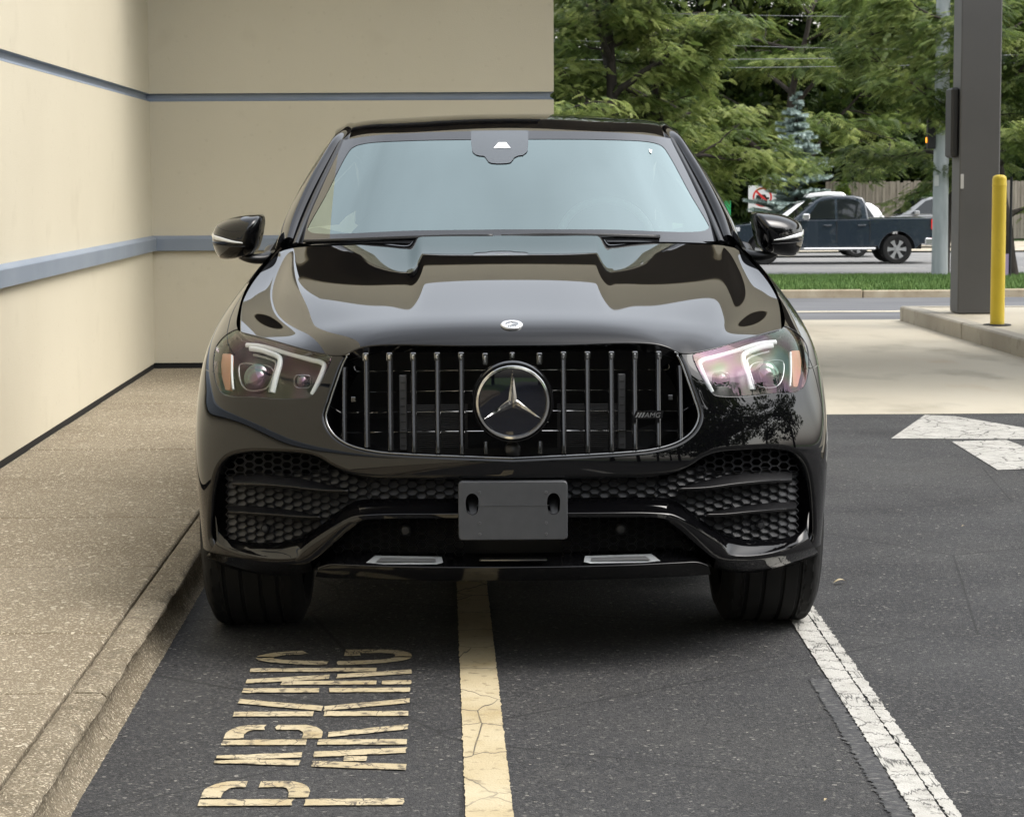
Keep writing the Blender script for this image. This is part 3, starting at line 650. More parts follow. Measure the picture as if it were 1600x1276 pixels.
# woodland that fills the background, and the trees across the lot behind the camera (seen in the paintwork): uncountable mass
WOOD = leaf_mat('woodland_leaf', (.014, .030, .009), (.06, .10, .022), (.20, .245, .05), .4)
def wood(name, spots, seed, mat, ls=.34, dens=5200):
    r = np.random.default_rng(seed); AV = []; AF = []; TI = []; nb = 0; m = MB()
    for (x, y, z, w, h) in spots:
        nc = 34; cd = unit(r.normal(0, 1, (nc, 3))); cc = cd * r.uniform(.35, 1, (nc, 1)) * np.array([w * .5, w * .42, h * .46]) + np.array([x, y, z + h * .54]); cs = r.uniform(.10, .2, nc) * w
        n = dens; ci = r.integers(0, nc, n); d = unit(r.normal(0, 1, (n, 3))); d[:, 2] = np.abs(d[:, 2]) * r.choice([1, 1, -.5], n)
        p = cc[ci] + d * (cs[ci] * r.uniform(.6, 1.05, n))[:, None] * np.array([1, 1, .62])
        D = unit(d * .7 + r.normal(0, .5, (n, 3)) + np.array([0, 0, -.25])); up = r.normal(0, .6, (n, 3)) + np.array([0, 0, 1]); Y = unit(np.cross(up, D)); Z = np.cross(D, Y)
        V, Fq = inst(*LEAF, p, D, Y, Z, r.uniform(.6, 1.4, n) * ls); AV.append(V); AF.append(Fq + nb); nb += len(V)
        TI.append(np.repeat(np.clip(r.uniform(.05, .75, nc)[ci] + r.normal(0, .15, n), 0, 1), 4))
        m.tube([(x, y, z), (x + r.normal(0, .2), y, z + h * .35), (x + r.normal(0, .5), y, z + h * .8)], [.22, .17, .05], 8)
    o = mobj(name, np.concatenate(AV), np.concatenate(AF), mat, None, False); add_tint(o, np.concatenate(TI)); tag(o, kind='stuff')
    t = m.build('trunks', M_BARK, o, True); tag(t, kind='stuff'); return o
r_ = np.random.default_rng(9)
spots = [(px(p_, y_), y_, -.9, w_, h_) for p_, y_, w_, h_ in ((850, 92, 9, 12), (930, 97, 9, 13), (1010, 94, 8, 12), (1090, 99, 9, 14), (1150, 93, 7, 11), (1230, 101, 9, 14), (1300, 96, 8, 12), (1370, 99, 9, 13), (1440, 95, 8, 12), (1510, 100, 9, 14), (1580, 94, 8, 12), (1660, 98, 9, 13), (1750, 95, 9, 13), (900, 116, 12, 17), (1030, 118, 12, 18), (1160, 115, 12, 17), (1290, 119, 12, 18), (1420, 116, 12, 17), (1550, 118, 12, 18), (1680, 115, 12, 17), (1110, 90, 3.5, 5), (1165, 89.5, 3.2, 4.5), (1270, 91, 3.6, 6), (1345, 91, 3.6, 6), (1410, 91, 3.4, 6), (1500, 91, 3.6, 6))]
spots += [(px(p_, 93), 93, -.9, 5.5, 7.5) for p_ in range(300, 1720, 62)] + [(px(p_, 104), 104, -.9, 6.5, 8) for p_ in range(250, 1740, 75)] + [(px(p_, 108), 108, -.9, 11, 13) for p_ in range(250, 850, 100)]
spots = [(a, b, c, d * 1.15, e * (2.0 if e > 8 else 1.)) for a, b, c, d, e in spots]
tag(wood('woodland', spots, 5, WOOD, .40, 6500), 'dense dark woodland filling the background behind the street', 'woodland', kind='stuff')
spots = [(x, y, 0, w, h) for x, y, w, h in ((8.5, -11, 7, 13), (12, -7, 7, 13), (14.5, -1, 7, 13), (8, -17, 9, 14), (13, -14, 9, 15), (18, -17, 10, 16), (3.5, -21, 8, 11), (17, -8, 9, 14), (22, -9, 10, 15), (-2, -24, 8, 10), (20, -1, 9, 14), (26, 2, 9, 14), (22, 7, 8, 11), (11, -25, 11, 17), (-8, -27, 9, 10), (14, -4, 7, 11))]
tag(wood('trees_behind_lot', spots, 6, WOOD, .45, 4200), 'trees across the lot mirrored in the glossy black bumper', 'trees', kind='stuff')
# ------------------------------------------------------------------ vehicles on the street (side views)
M_TYRE = noisy('tyre_rubber', [(.3, (.0035, .0035, .0035)), (.7, (.006, .006, .006))], 8, .85)
M_ALLOY = pm('alloy', (.55, .56, .57), .3, .9)
M_CHROME = pm('chrome', (.75, .76, .77), .12, 1.)
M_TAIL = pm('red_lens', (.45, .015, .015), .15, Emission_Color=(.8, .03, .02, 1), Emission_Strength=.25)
M_VGLASS = pm('vehicle_glass', (.012, .015, .016), .03)
M_TRIM = pm('black_trim', (.012, .012, .012), .5)
def wheel(parent, x, z, r, side, y, w=.24, spokes=6):
    """wheel with its axle along local y; side -1 faces the camera"""
    T = empty('wheel'); T.parent = parent; T.location = (x, y, z)
    V, Fq = lathe([(r * .66, -w / 2), (r * .70, -w / 2 - .005), (r * .93, -w / 2), (r, -w / 2 + .04), (r, w / 2 - .04), (r * .93, w / 2), (r * .66, w / 2)], 40, 'y'); mobj('tyre', V, Fq, M_TYRE, T, True, angle=50)
    s = side
    V, Fq = lathe([(r * .67, s * w / 2), (r * .64, s * (w / 2 - .01)), (r * .62, s * (w / 2 - .09)), (.001, s * (w / 2 - .10))], 40, 'y'); mobj('rim', V, Fq, pm('rim_dark', (.05, .05, .052), .4, .6), T, True, angle=40)
    m = MB()
    for k in range(spokes):
        a = 2 * pi * k / spokes; c, sn = cos(a), sin(a)
        P = []
        for rr, hw in ((r * .10, r * .11), (r * .36, r * .09), (r * .64, r * .17)):
            for q in (-hw, hw): P.append((rr * c - q * sn, s * (w / 2 - .02), rr * sn + q * c))
        Q = [(a_, b_ - s * .05, c_) for a_, b_, c_ in P]
        m.add(P + Q, [(0, 1, 3, 2), (2, 3, 5, 4), (6, 8, 9, 7), (8, 10, 11, 9), (0, 2, 8, 6), (2, 4, 10, 8), (1, 7, 9, 3), (3, 9, 11, 5)])
    V, Fq = lathe([(r * .17, s * (w / 2 - .03)), (r * .15, s * (w / 2 - .005)), (.001, s * (w / 2 - .003))], 20, 'y'); m.add(V, Fq); m.build('spokes', M_ALLOY, T, True, angle=40)
    return T
def side_hull(poly, hw, belt, tumble, bev, name, mat, parent, ny=None):
    """closed body from a side outline (x,z); above the belt the sides lean in"""
    n = len(poly); V = []
    for s in (-1, 1):
        for (x, z) in poly:
            w = hw - (max(0, z - belt) * tumble); V.append((x, s * w, z))
    m = MB(); m.add(V, [tuple(range(n))[::-1], tuple(range(n, 2 * n))] + [(i, (i + 1) % n, n + (i + 1) % n, n + i) for i in range(n)])
    o = m.build(name, mat, parent, True)
    if bev:
        b = o.modifiers.new('bevel', 'BEVEL'); b.width = bev; b.segments = 3; b.limit_method = 'ANGLE'; b.angle_limit = radians(35)
        o.data.set_sharp_from_angle(angle=radians(35))
    return o
def arch(cx, cz, r, n=14): return [(cx - r * cos(t), cz + r * sin(t)) for t in np.linspace(0, pi, n)]
def pane(poly, hw, belt, tumble, name, mat, parent, off=.006):
    for s in (-1, 1):
        m = MB()
        P = [(x, s * (hw - max(0, z - belt) * tumble + off), z) for x, z in poly]; Q = [(x, s * (hw - max(0, z - belt) * tumble - .01), z) for x, z in poly]; n = len(P)
        m.add(P + Q, [tuple(range(n))] + [(i, (i + 1) % n, n + (i + 1) % n, n + i) for i in range(n)])
        m.build(name, mat, parent)

# pickup: x runs rearwards from 0 (front bumper) to 5.85
RZ = -.90
xr = px(1456, 64)
TR = empty('pickup_truck', (xr - 5.85, 64, RZ)); tag(TR, 'dark slate blue crew-cab pickup on the street seen from its side', 'pickup truck')
M_SLATE = pm('slate_paint', (.016, .026, .038), .22, .0, 1.)
rw = .415; fw_, rwx = .98, 4.69; hw = .99
low = [(.08, .55), (.04, .72), (.06, 1.0), (.16, 1.10), (.9, 1.17), (1.62, 1.22), (2.0, 1.24), (3.90, 1.25), (3.93, 1.27), (5.80, 1.29), (5.83, 1.22), (5.80, .95), (5.80, .62)]
bot = [(5.35, .56)] + arch(rwx, rw, .50)[::-1] + [(4.15, .50), (1.55, .46)] + arch(fw_, rw, .50)[::-1] + [(.45, .52)]
side_hull(low + bot, hw, 1.0, .10, .035, 'body', M_SLATE, TR)
cab = [(1.75, 1.20), (2.42, 1.78), (2.62, 1.88), (2.95, 1.915), (3.5, 1.91), (3.75, 1.86), (3.83, 1.7), (3.90, 1.22)]
side_hull(cab, hw - .02, 1.25, .30, .05, 'cab', M_SLATE, TR)
pane([(2.15, 1.27), (2.52, 1.75), (2.85, 1.82), (2.95, 1.82), (2.95, 1.27)], hw - .02, 1.25, .30, 'front_side_window', M_VGLASS, TR)
pane([(3.03, 1.27), (3.03, 1.82), (3.48, 1.81), (3.66, 1.72), (3.70, 1.33), (3.64, 1.27)], hw - .02, 1.25, .30, 'rear_side_window', M_VGLASS, TR)
m = MB(); m.add([(1.80, -.80, 1.262), (1.80, .80, 1.262), (2.40, .68, 1.785), (2.40, -.68, 1.785)], [(0, 1, 2, 3)]); m.V = [(x - .02, y, z + .02) for x, y, z in m.V]; m.build('windscreen', M_VGLASS, TR)
for x0 in (1.98, 2.99, 3.92):
    m = MB(); m.box(x0, x0 + .018, -hw - .003, -hw + .05, .62, 1.2); m.build('door_gap', M_TRIM, TR)
for x0 in (2.62, 3.58):
    m = MB(); m.box(x0, x0 + .24, -hw - .028, -hw + .02, 1.07, 1.11, .01); m.build('door_handle', M_SLATE, TR)
m = MB(); m.box(2.02, 2.22, -hw - .2, -hw - .02, 1.25, 1.42, .03); m.build('mirror', M_CHROME, TR)
m = MB(); m.box(1.6, 4.1, -hw - .07, -hw + .05, .40, .47, .03); m.build('side_step', M_CHROME, TR)
m = MB(); m.box(5.64, 5.85, -hw - .02, -.72, .96, 1.25, .012); m.build('tail_lamp', M_TAIL, TR)
m = MB(); m.box(5.64, 5.85, .72, hw + .02, .96, 1.25, .012); m.build('tail_lamp', M_TAIL, TR)
m = MB(); m.box(5.46, 6.02, -hw - .03, hw + .03, .52, .74, .04); m.build('rear_bumper', M_CHROME, TR)
m = MB(); m.box(-.06, .14, -hw, hw, .5, .72, .05); m.build('front_bumper', M_CHROME, TR)
for a_, b_ in ((-hw - .004, -.6), (.6, hw + .004)): m = MB(); m.box(.05, .3, a_, b_, .92, 1.06, .02); m.build('headlamp', pm('lamp_clear', (.6, .62, .64), .1), TR)
m = MB(); m.box(.5, 5.4, -.8, .8, .42, .8); m.build('chassis', M_DARK, TR)
for x in (fw_, rwx):
    wheel(TR, x, rw, rw, -1, -hw + .13); wheel(TR, x, rw, rw, 1, hw - .13)

def suv(name, x_front, y, z, paint, label, L=4.75, H=1.74, box=False, rail=None):
    T = empty(name, (x_front, y, z)); tag(T, label, 'suv'); k = L / 4.75; hw = .93; f = .36
    bl = [(.05, .5), (.02, .75), (.10, .92), (.35, 1.0), (1.25, 1.10), (2.4, 1.12), (4.5, 1.16), (4.70, 1.05), (4.74, .8), (4.70, .5)]
    bot = [(4.3, .36)] + arch(3.75, f, .43)[::-1] + [(3.2, .3), (1.4, .3)] + arch(.92, f, .43)[::-1] + [(.4, .34)]
    S = lambda P: [(a * k, b) for a, b in P]
    side_hull(S(bl + bot), hw, 1.0, .12, .04, 'body', paint, T)
    gh = [(1.15, 1.08), (1.95, H - .12), (2.2, H - .03), (2.7, H), (3.6, H - .02), (4.2, H - .10), (4.42, H - .25), (4.66, 1.13)]
    side_hull(S(gh), hw - .02, 1.1, .32, .06, 'cabin', paint, T)
    pane(S([(1.52, 1.15), (2.05, H - .16), (2.3, H - .09), (2.62, H - .08), (2.62, 1.15)]), hw - .02, 1.1, .32, 'front_side_window', M_VGLASS, T)
    pane(S([(2.70, 1.15), (2.70, H - .08), (3.45, H - .09), (3.5, 1.15)]), hw - .02, 1.1, .32, 'rear_side_window', M_VGLASS, T)
    pane(S([(3.58, 1.17), (3.55, H - .10), (4.05, H - .17), (4.28, 1.22)]), hw - .02, 1.1, .32, 'quarter_window', M_VGLASS, T)
    m = MB(); m.add([(1.22 * k, -.75, 1.135), (1.22 * k, .75, 1.135), (1.95 * k, .62, H - .12), (1.95 * k, -.62, H - .12)], [(0, 1, 2, 3)]); m.V = [(a - .02, b, c + .025) for a, b, c in m.V]; m.build('windscreen', M_VGLASS, T)
    m = MB(); m.box(1.62 * k, 1.80 * k, -hw - .19, -hw + .02, 1.12, 1.27, .03); m.build('mirror', paint, T)
    m = MB(); m.box(4.45 * k, 4.75 * k, -hw - .005, -.6, .9, 1.1, .03); m.build('tail_lamp', M_TAIL, T)
    m = MB(); m.box(.04, .4, -hw - .004, -.55, .80, .92, .02); m.build('headlamp', pm('lamp_clear', (.6, .62, .64), .1), T)
    m = MB(); m.box(.5 * k, 4.3 * k, -.75, .75, .25, .7); m.build('chassis', M_DARK, T)
    for x in (.92, 3.75): wheel(T, x * k, f, f, -1, -hw + .12, spokes=5); wheel(T, x * k, f, f, 1, hw - .12, spokes=5)
    if box:
        side_hull([(2.25, H + .08), (2.35, H + .20), (2.9, H + .26), (3.4, H + .24), (3.55, H + .1), (3.4, H + .06)], .42, 9, 0, .06, 'cargo_box', paint, T)
        for a_ in (2.5, 3.2): m = MB(); m.box(a_, a_ + .06, -.55, .55, H - .04, H + .07); m.build('roof_bar', M_TRIM, T)
    return T
suv('white_suv', px(1382, 69.5) - 4.75, 69.5, RZ, pm('white_paint', (.72, .73, .72), .25, 0, 1.), 'white SUV with a roof cargo box behind the pickup cab', box=True)
suv('grey_suv', px(1345, 77), 77, -.85, pm('grey_paint', (.22, .23, .24), .25, 0, 1.), 'grey SUV behind the pickup bed in front of the fence')
# ------------------------------------------------------------------ the black SUV coupe. car space: x right, y rearwards from the nose, z up
DC = 6.52
CAR = empty('black_suv', (.002, DC, 0), .0065); tag(CAR, 'glossy black coupe SUV with vertical-bar grille parked facing the camera', 'car')
PX0 = 801.
cp_, sp_ = cos(PITCH), sin(PITCH)
def at(dx, py, y):
    """photo pixel (dx from the car's centre line, py) met at car depth y"""
    q = -(py - 638) / F_PX; t = (y + DC) / (cp_ + q * sp_)
    return np.array([dx / F_PX * t, y, CAM_H + (-sp_ + q * cp_) * t])
def proj(P):
    P = np.asarray(P); dy = P[..., 1] + DC; dz = P[..., 2] - CAM_H
    dep = dy * cp_ - dz * sp_; v = dy * sp_ + dz * cp_
    return F_PX * P[..., 0] / dep, 638 - F_PX * v / dep

PAINT = pm('black_paint', (.0025, .0025, .003), .02, 0, .12, ior=1.5)
GLOSS = pm('gloss_black', (.004, .004, .0045), .10)
PLAST = noisy('grained_plastic', [(.3, (.020, .021, .024)), (.7, (.026, .027, .030))], 40, .42, .25, 900, dist=.0006)
SATIN = pm('satin_black', (.010, .010, .011), .32)
CHROME = pm('chrome_car', (.80, .80, .79), .07, 1.)
DKCHROME = pm('dark_chrome', (.20, .205, .21), .14, 1.)

# ---- B-spline surfaces
def bs_basis(n, t, k=3):
    kn = np.concatenate([np.zeros(k), np.linspace(0, 1, n - k + 1), np.ones(k)]); t = np.clip(np.asarray(t, float), 0, 1 - 1e-9)
    Bm = [((t >= kn[i]) & (t < kn[i + 1])).astype(float) for i in range(len(kn) - 1)]
    for d in range(1, k + 1):
        nb = []
        for i in range(len(kn) - 1 - d):
            a = (t - kn[i]) / (kn[i + d] - kn[i]) if kn[i + d] > kn[i] else 0 * t
            b = (kn[i + d + 1] - t) / (kn[i + d + 1] - kn[i + 1]) if kn[i + d + 1] > kn[i + 1] else 0 * t
            nb.append(a * Bm[i] + b * Bm[i + 1])
        Bm = nb
    return np.stack(Bm, -1)
def greville(n, k=3):
    kn = np.concatenate([np.zeros(k), np.linspace(0, 1, n - k + 1), np.ones(k)]); return np.array([kn[i + 1:i + k + 1].mean() for i in range(n)])
class Surf:
    def __init__(s, P, it=2, flip=False, post=None):
        P = np.asarray(P, float); s.nv, s.nu = P.shape[:2]; s.gu = greville(s.nu); s.gv = greville(s.nv); C = P.copy()
        Bu = bs_basis(s.nu, s.gu); Bv = bs_basis(s.nv, s.gv)
        for _ in range(it): C = C + .9 * (P - np.einsum('ai,bj,ijk->abk', Bv, Bu, C))
        s.C = C; s.flip = flip; s.post = post
    def pts(s, us, vs):
        S = np.einsum('ai,bj,ijk->abk', bs_basis(s.nv, vs), bs_basis(s.nu, us), s.C)
        return s.post(S) if s.post else S
    def ev(s, u, v):
        S = np.einsum('ai,aj,ijk->ak', bs_basis(s.nv, v), bs_basis(s.nu, u), s.C); return s.post(S) if s.post else S
    def nrm(s, u, v, e=2e-4):
        n = np.cross(s.ev(u + e, v) - s.ev(u - e, v), s.ev(u, v + e) - s.ev(u, v - e)); n = unit(n); return -n if s.flip else n
    def grid(s, us, vs):
        S = s.pts(us, vs); e = 3e-4
        U, Vv = np.clip(us, e, 1 - e), np.clip(vs, e, 1 - e)
        n = unit(np.cross(s.pts(U + e, vs) - s.pts(U - e, vs), s.pts(us, Vv + e) - s.pts(us, Vv - e)))
        if s.flip: n = -n
        q = rgrid(len(vs), len(us)); T = np.concatenate([q[:, [0, 1, 2]], q[:, [0, 2, 3]]])
        V = S.reshape(-1, 3); N = n.reshape(-1, 3)
        f = np.cross(V[T[:, 1]] - V[T[:, 0]], V[T[:, 2]] - V[T[:, 0]]); w = (f * N[T[:, 0]]).sum(1).sum() < 0
        if w: T = T[:, ::-1]
        return V, N, T
    def prep(s, us, vs, mask=None):
        S = s.pts(us, vs); U, W = np.meshgrid(us, vs); S = S.reshape(-1, 3); s._u = U.ravel(); s._v = W.ravel(); a, b = proj(S)
        if mask is not None: k = mask(S); s._u, s._v, a, b = s._u[k], s._v[k], a[k], b[k]
        s._p = np.stack([a, b], 1)
    def inv(s, dx, py, off=0.):
        """surface point under photo pixels, moved off along the normal"""
        q = np.stack([np.asarray(dx, float), np.asarray(py, float)], -1).reshape(-1, 2); u = np.zeros(len(q)); v = np.zeros(len(q))
        for i in range(len(q)):
            k = np.argmin(((s._p - q[i]) ** 2).sum(1)); u[i] = s._u[k]; v[i] = s._v[k]
        e = 1e-4
        for _ in range(6):
            a0 = np.stack(proj(s.ev(u, v)), 1); au = (np.stack(proj(s.ev(u + e, v)), 1) - a0) / e; av = (np.stack(proj(s.ev(u, v + e)), 1) - a0) / e
            det = au[:, 0] * av[:, 1] - au[:, 1] * av[:, 0]; det = np.where(abs(det) < 1e-6, 1e-6, det); r = q - a0
            du = np.clip((r[:, 0] * av[:, 1] - r[:, 1] * av[:, 0]) / det, -.02, .02); dv = np.clip((au[:, 0] * r[:, 1] - au[:, 1] * r[:, 0]) / det, -.05, .05)
            u = np.clip(u + du, 0, 1); v = np.clip(v + dv, 0, 1)
        return s.ev(u, v) + (np.asarray(off) if np.ndim(off) == 0 else np.asarray(off)[:, None]) * s.nrm(u, v)

# ---- signed distance in pixel space
def sdf(poly, X, Y):
    P = np.asarray(poly, float); A = P; Bq = np.roll(P, -1, 0); d = np.full(X.shape, 1e9); ins = np.zeros(X.shape, bool)
    for a, b in zip(A, Bq):
        e = b - a; L2 = (e * e).sum() + 1e-12; t = np.clip(((X - a[0]) * e[0] + (Y - a[1]) * e[1]) / L2, 0, 1)
        d = np.minimum(d, (X - a[0] - t * e[0]) ** 2 + (Y - a[1] - t * e[1]) ** 2)
        c = (a[1] > Y) != (b[1] > Y); xi = a[0] + (Y - a[1]) / (b[1] - a[1] + 1e-12) * e[0]; ins ^= c & (X < xi)
    d = np.sqrt(d); return np.where(ins, d, -d)
def sdf_pl(P, X):            # unsigned distance in 3D to a polyline
    d = np.full(len(X), 1e9)
    for a, b in zip(P[:-1], P[1:]):
        e = b - a; t = np.clip(((X - a) @ e) / (e @ e + 1e-12), 0, 1); d = np.minimum(d, ((X - a - t[:, None] * e) ** 2).sum(1))
    return np.sqrt(d)

def clip(V, N, T, f, lip=.006, depth=.02, inward=None):
    """keep f >= 0 and roll the cut edge over with a rounded lip; lip may vary per vertex"""
    keep = f >= 0; c = keep[T].sum(1); full = T[c == 3]; mix = T[(c == 1) | (c == 2)]
    nV = [V]; nN = [N]; ed = {}; cnt = len(V); newp = []; newn = []; newr = []; tris = []; be = []
    lipv = np.broadcast_to(np.asarray(lip, float), (len(V),))
    def cut(i, j):
        nonlocal cnt
        k = (min(i, j), max(i, j))
        if k not in ed:
            t = f[i] / (f[i] - f[j]); newp.append(V[i] + t * (V[j] - V[i])); n = N[i] + t * (N[j] - N[i]); newn.append(n / np.linalg.norm(n)); newr.append(lipv[i] + t * (lipv[j] - lipv[i])); ed[k] = cnt; cnt += 1
        return ed[k]
    for tri in mix:
        poly = []; ex = en = None
        for a in range(3):
            i, j = tri[a], tri[(a + 1) % 3]
            if keep[i]: poly.append(i)
            if keep[i] != keep[j]:
                p = cut(i, j); poly.append(p)
                if keep[i]: ex = p
                else: en = p
        for k in range(1, len(poly) - 1): tris.append((poly[0], poly[k], poly[k + 1]))
        be.append((ex, en))
    AV = np.concatenate([V, np.array(newp).reshape(-1, 3)]); AN = np.concatenate([N, np.array(newn).reshape(-1, 3)]); AT = np.concatenate([full, np.array(tris, int).reshape(-1, 3)])
    if depth > 0 and be:
        be = np.array(be); bi = np.unique(be); mp = {b: k for k, b in enumerate(bi)}; t = np.zeros((len(bi), 3))
        for a, b in be:
            e = AV[b] - AV[a]; L_ = np.linalg.norm(e)
            if L_ < 1e-9: continue
            w = np.cross(e, AN[a] + AN[b]); t[mp[a]] += w; t[mp[b]] += w
        n = AN[bi]; t = unit(t); 
        # smooth the outward direction along the cut
        for _ in range(3):
            s = t.copy()
            for a, b in be: s[mp[a]] += t[mp[b]]; s[mp[b]] += t[mp[a]]
            t = unit(s)
        t = unit(t - (t * n).sum(1)[:, None] * n); p = AV[bi]
        rr = np.array(newr)[bi - len(V)][:, None]; dn = -n if inward is None else np.broadcast_to(np.asarray(inward, float), n.shape)
        prev = bi; allV = [AV]; allN = [AN]; base = len(AV); Fs = [AT]
        for ph in (22, 45, 68, 90, 'end'):
            if ph == 'end': q = q + dn * depth; nn = t
            else: a = radians(ph); q = p + rr * (sin(a) * t - (1 - cos(a)) * n); nn = cos(a) * n + sin(a) * t
            ids = base + np.arange(len(bi)); allV.append(q); allN.append(nn); base += len(bi)
            e0 = np.array([mp[a] for a in be[:, 0]]); e1 = np.array([mp[b] for b in be[:, 1]])
            A_, B_, C_, D_ = prev[e0], prev[e1], ids[e1], ids[e0]
            Fs.append(np.stack([B_, A_, D_], 1)); Fs.append(np.stack([B_, D_, C_], 1)); prev = ids
        AV = np.concatenate(allV); AN = np.concatenate(allN); AT = np.concatenate(Fs)
    us = np.unique(AT); re = -np.ones(len(AV), int); re[us] = np.arange(len(us))
    return AV[us], AN[us], re[AT]
def cobj(name, VNT, mat, parent=None):
    return mobj(name, VNT[0], VNT[2], mat, parent or CAR, True, VNT[1])

# ---- control net of the body shell: rows bottom to top, columns centre -> corner -> fender -> door -> tail
top = [at(0, 541, .10), at(105, 541, .107), at(228, 539, .135), at(263, 556, .16), at(325, 545, .25), at(380, 528, .365), at(425, 516, .50),
       at(425, 486, .72), at(414, 451, .98), at(387, 411, 1.28), at(360, 386, 1.50)]
tail_y = [2.1, 3.0, 4.0, 4.68, 4.90, 4.95]
def row(front, zt, xs, yo=0):
    return [np.array(p, float) for p in front] + [np.array((x, y + yo, z)) for x, y, z in zip(xs, tail_y, zt)]
rows = [
 row([(0,.05,.31),(.2,.06,.31),(.4,.09,.31),(.56,.14,.31),(.70,.21,.31),(.81,.30,.31),(.91,.375,.31),(.972,.475,.31),(.995,.74,.31),(.99,1.15,.31),(.98,1.5,.31)], [.34,.34,.36,.40,.42,.42], [.955,.955,.96,.88,.5,0]),
 row([(0,.02,.46),(.2,.03,.46),(.4,.06,.46),(.56,.11,.46),(.70,.18,.46),(.815,.27,.46),(.922,.355,.46),(.982,.465,.46),(1.006,.74,.46),(1.006,1.15,.46),(.995,1.5,.45)], [.45,.45,.46,.5,.52,.52], [.98,.98,.985,.89,.5,0]),
 row([(0,0,.57),(.2,.008,.57),(.4,.035,.57),(.56,.083,.57),(.70,.152,.57),(.82,.24,.57),(.928,.338,.575),(.987,.458,.575),(1.012,.74,.58),(1.013,1.15,.58),(1.0,1.5,.58)], [.58,.58,.6,.62,.64,.64], [.99,.99,1.0,.9,.5,0], .02),
 row([(0,0,.67),(.2,.008,.67),(.4,.037,.67),(.558,.087,.675),(.70,.160,.682),(.822,.25,.692),(.924,.352,.70),(.986,.48,.705),(1.013,.75,.71),(1.014,1.15,.72),(1.003,1.5,.73)], [.74,.74,.76,.78,.78,.78], [.995,.998,1.01,.91,.5,0], .03),
 row([(0,.022,.745),(.2,.03,.745),(.4,.058,.745),(.552,.105,.75),(.695,.178,.757),(.82,.268,.768),(.915,.375,.785),(.978,.53,.80),(1.008,.78,.82),(1.010,1.15,.845),(1.0,1.5,.865)], [.88,.88,.90,.9,.9,.9], [.992,.998,1.012,.91,.5,0], .03),
 row([(0,.05,.82),(.2,.057,.82),(.4,.083,.82),(.542,.127,.82),(.683,.202,.825),(.808,.298,.842),(.902,.412,.875),(.957,.575,.90),(.985,.81,.93),(.982,1.17,.965),(.968,1.5,1.0)], [1.01,1.02,1.03,1.02,1.02,1.02], [.978,.985,1.0,.89,.49,0], .02),
 row([(0,.076,.895),(.2,.083,.895),(.4,.107,.892),(.528,.147,.885),(.66,.222,.888),(.783,.325,.915),(.872,.448,.955),(.918,.63,.985),(.938,.88,1.025),(.925,1.21,1.085),(.902,1.5,1.125)], [1.13,1.15,1.16,1.13,1.12,1.12], [.94,.955,.955,.84,.47,0]),
 row(top, [1.215,1.235,1.245,1.20,1.18,1.18], [.865,.885,.87,.78,.45,0]),
]
def mirror_net(R):
    R = np.array(R); L_ = R[:, :0:-1].copy(); L_[..., 0] *= -1; return np.concatenate([L_, R], 1)
BODY = Surf(mirror_net(rows), it=2)
ncol = BODY.nu; half = ncol // 2
# denser sampling at the front
def usamp(n_f, n_m, n_r):
    g = BODY.gu; a = g[half]; b = g[half + 9]; c = g[half + 11]
    R = np.concatenate([np.linspace(a, b, n_f)[:-1], np.linspace(b, c, n_m)[:-1], np.linspace(c, 1, n_r)]); return np.concatenate([(1 - R[:0:-1]), R])
BV, BN, BT = BODY.grid(usamp(260, 30, 40), np.linspace(0, 1, 190))
if (BN[:, 1][np.abs(BV[:, 0]) < .2] * (BV[:, 1][np.abs(BV[:, 0]) < .2] < 1)).sum() > 0:
    BODY.flip = not BODY.flip; BN = -BN; BT = BT[:, ::-1]
BODY.prep(usamp(90, 6, 6), np.linspace(0, 1, 90), lambda S: S[:, 1] < 1.0)
bx, by = proj(BV); abx = np.abs(bx); frontm = BV[:, 1] < 1.0
PPM = 520.                       # photo pixels per metre at the nose

HEAD = catmull([(424, 513), (355, 533), (289, 553.5), (284, 557), (292, 580), (312, 613), (319, 618), (357, 620), (412, 616), (445, 614), (456, 606), (463, 583), (464, 562), (460, 541), (449, 526), (436, 517)], 5, True)
GRILLE = np.array([(-1, 520), (-1, 716)] ); 
gr = catmull([(0, 716.5), (90, 713), (170, 709), (221, 704), (262, 692), (285, 674), (294, 652), (287, 625), (277, 596), (266, 566), (256, 549), (246, 535)], 8)
GRILLE = np.concatenate([gr, [(246, 505), (-3, 505), (-3, 716.5)]])
it_ = catmull([(0, 748), (150, 747.5), (215, 746), (252, 740), (280, 728), (300, 715), (322, 707), (370, 703), (418, 703), (443, 710), (457, 726), (465, 756), (469, 800), (469, 836), (464, 850)], 6)
INTAKE = np.concatenate([it_, [(455, 905), (455, 1000), (-3, 1000), (-3, 748)]])
fG = np.where(frontm, -sdf(GRILLE, abx, by), 1e3); fH = np.where(frontm, -sdf(HEAD, abx, by), 1e3); fI = np.where(frontm, -sdf(INTAKE, abx, by), 1e3)
yc, zc_ = BV[:, 1], BV[:, 2]; aX = np.abs(BV[:, 0])
side = aX > .80
WF, WR, WZ = .872, 3.80, .383
f_arch = np.where(side, np.minimum(np.maximum(np.hypot(yc - WF, zc_ - WZ) - .435, .476 - yc), np.hypot(yc - WR, zc_ - WZ) - .435), 1.) * PPM
f_bump = np.maximum(.865 - zc_, .80 - aX) * PPM; f_bump = np.where(yc > .84, -50, np.where(yc < .3, np.maximum(f_bump, (.3 - yc) * PPM), f_bump))
f_bump = np.minimum(f_bump, (.86 - yc) * PPM)
LG, LI = .014, .017
lipB = np.where((fG < fH) & (fG < fI), LG, np.where(fI < fH, LI, .003))
f = np.minimum.reduce([fG - LG * PPM * .8, fH - 2.2, fI - LI * PPM * .8, f_arch, f_bump])
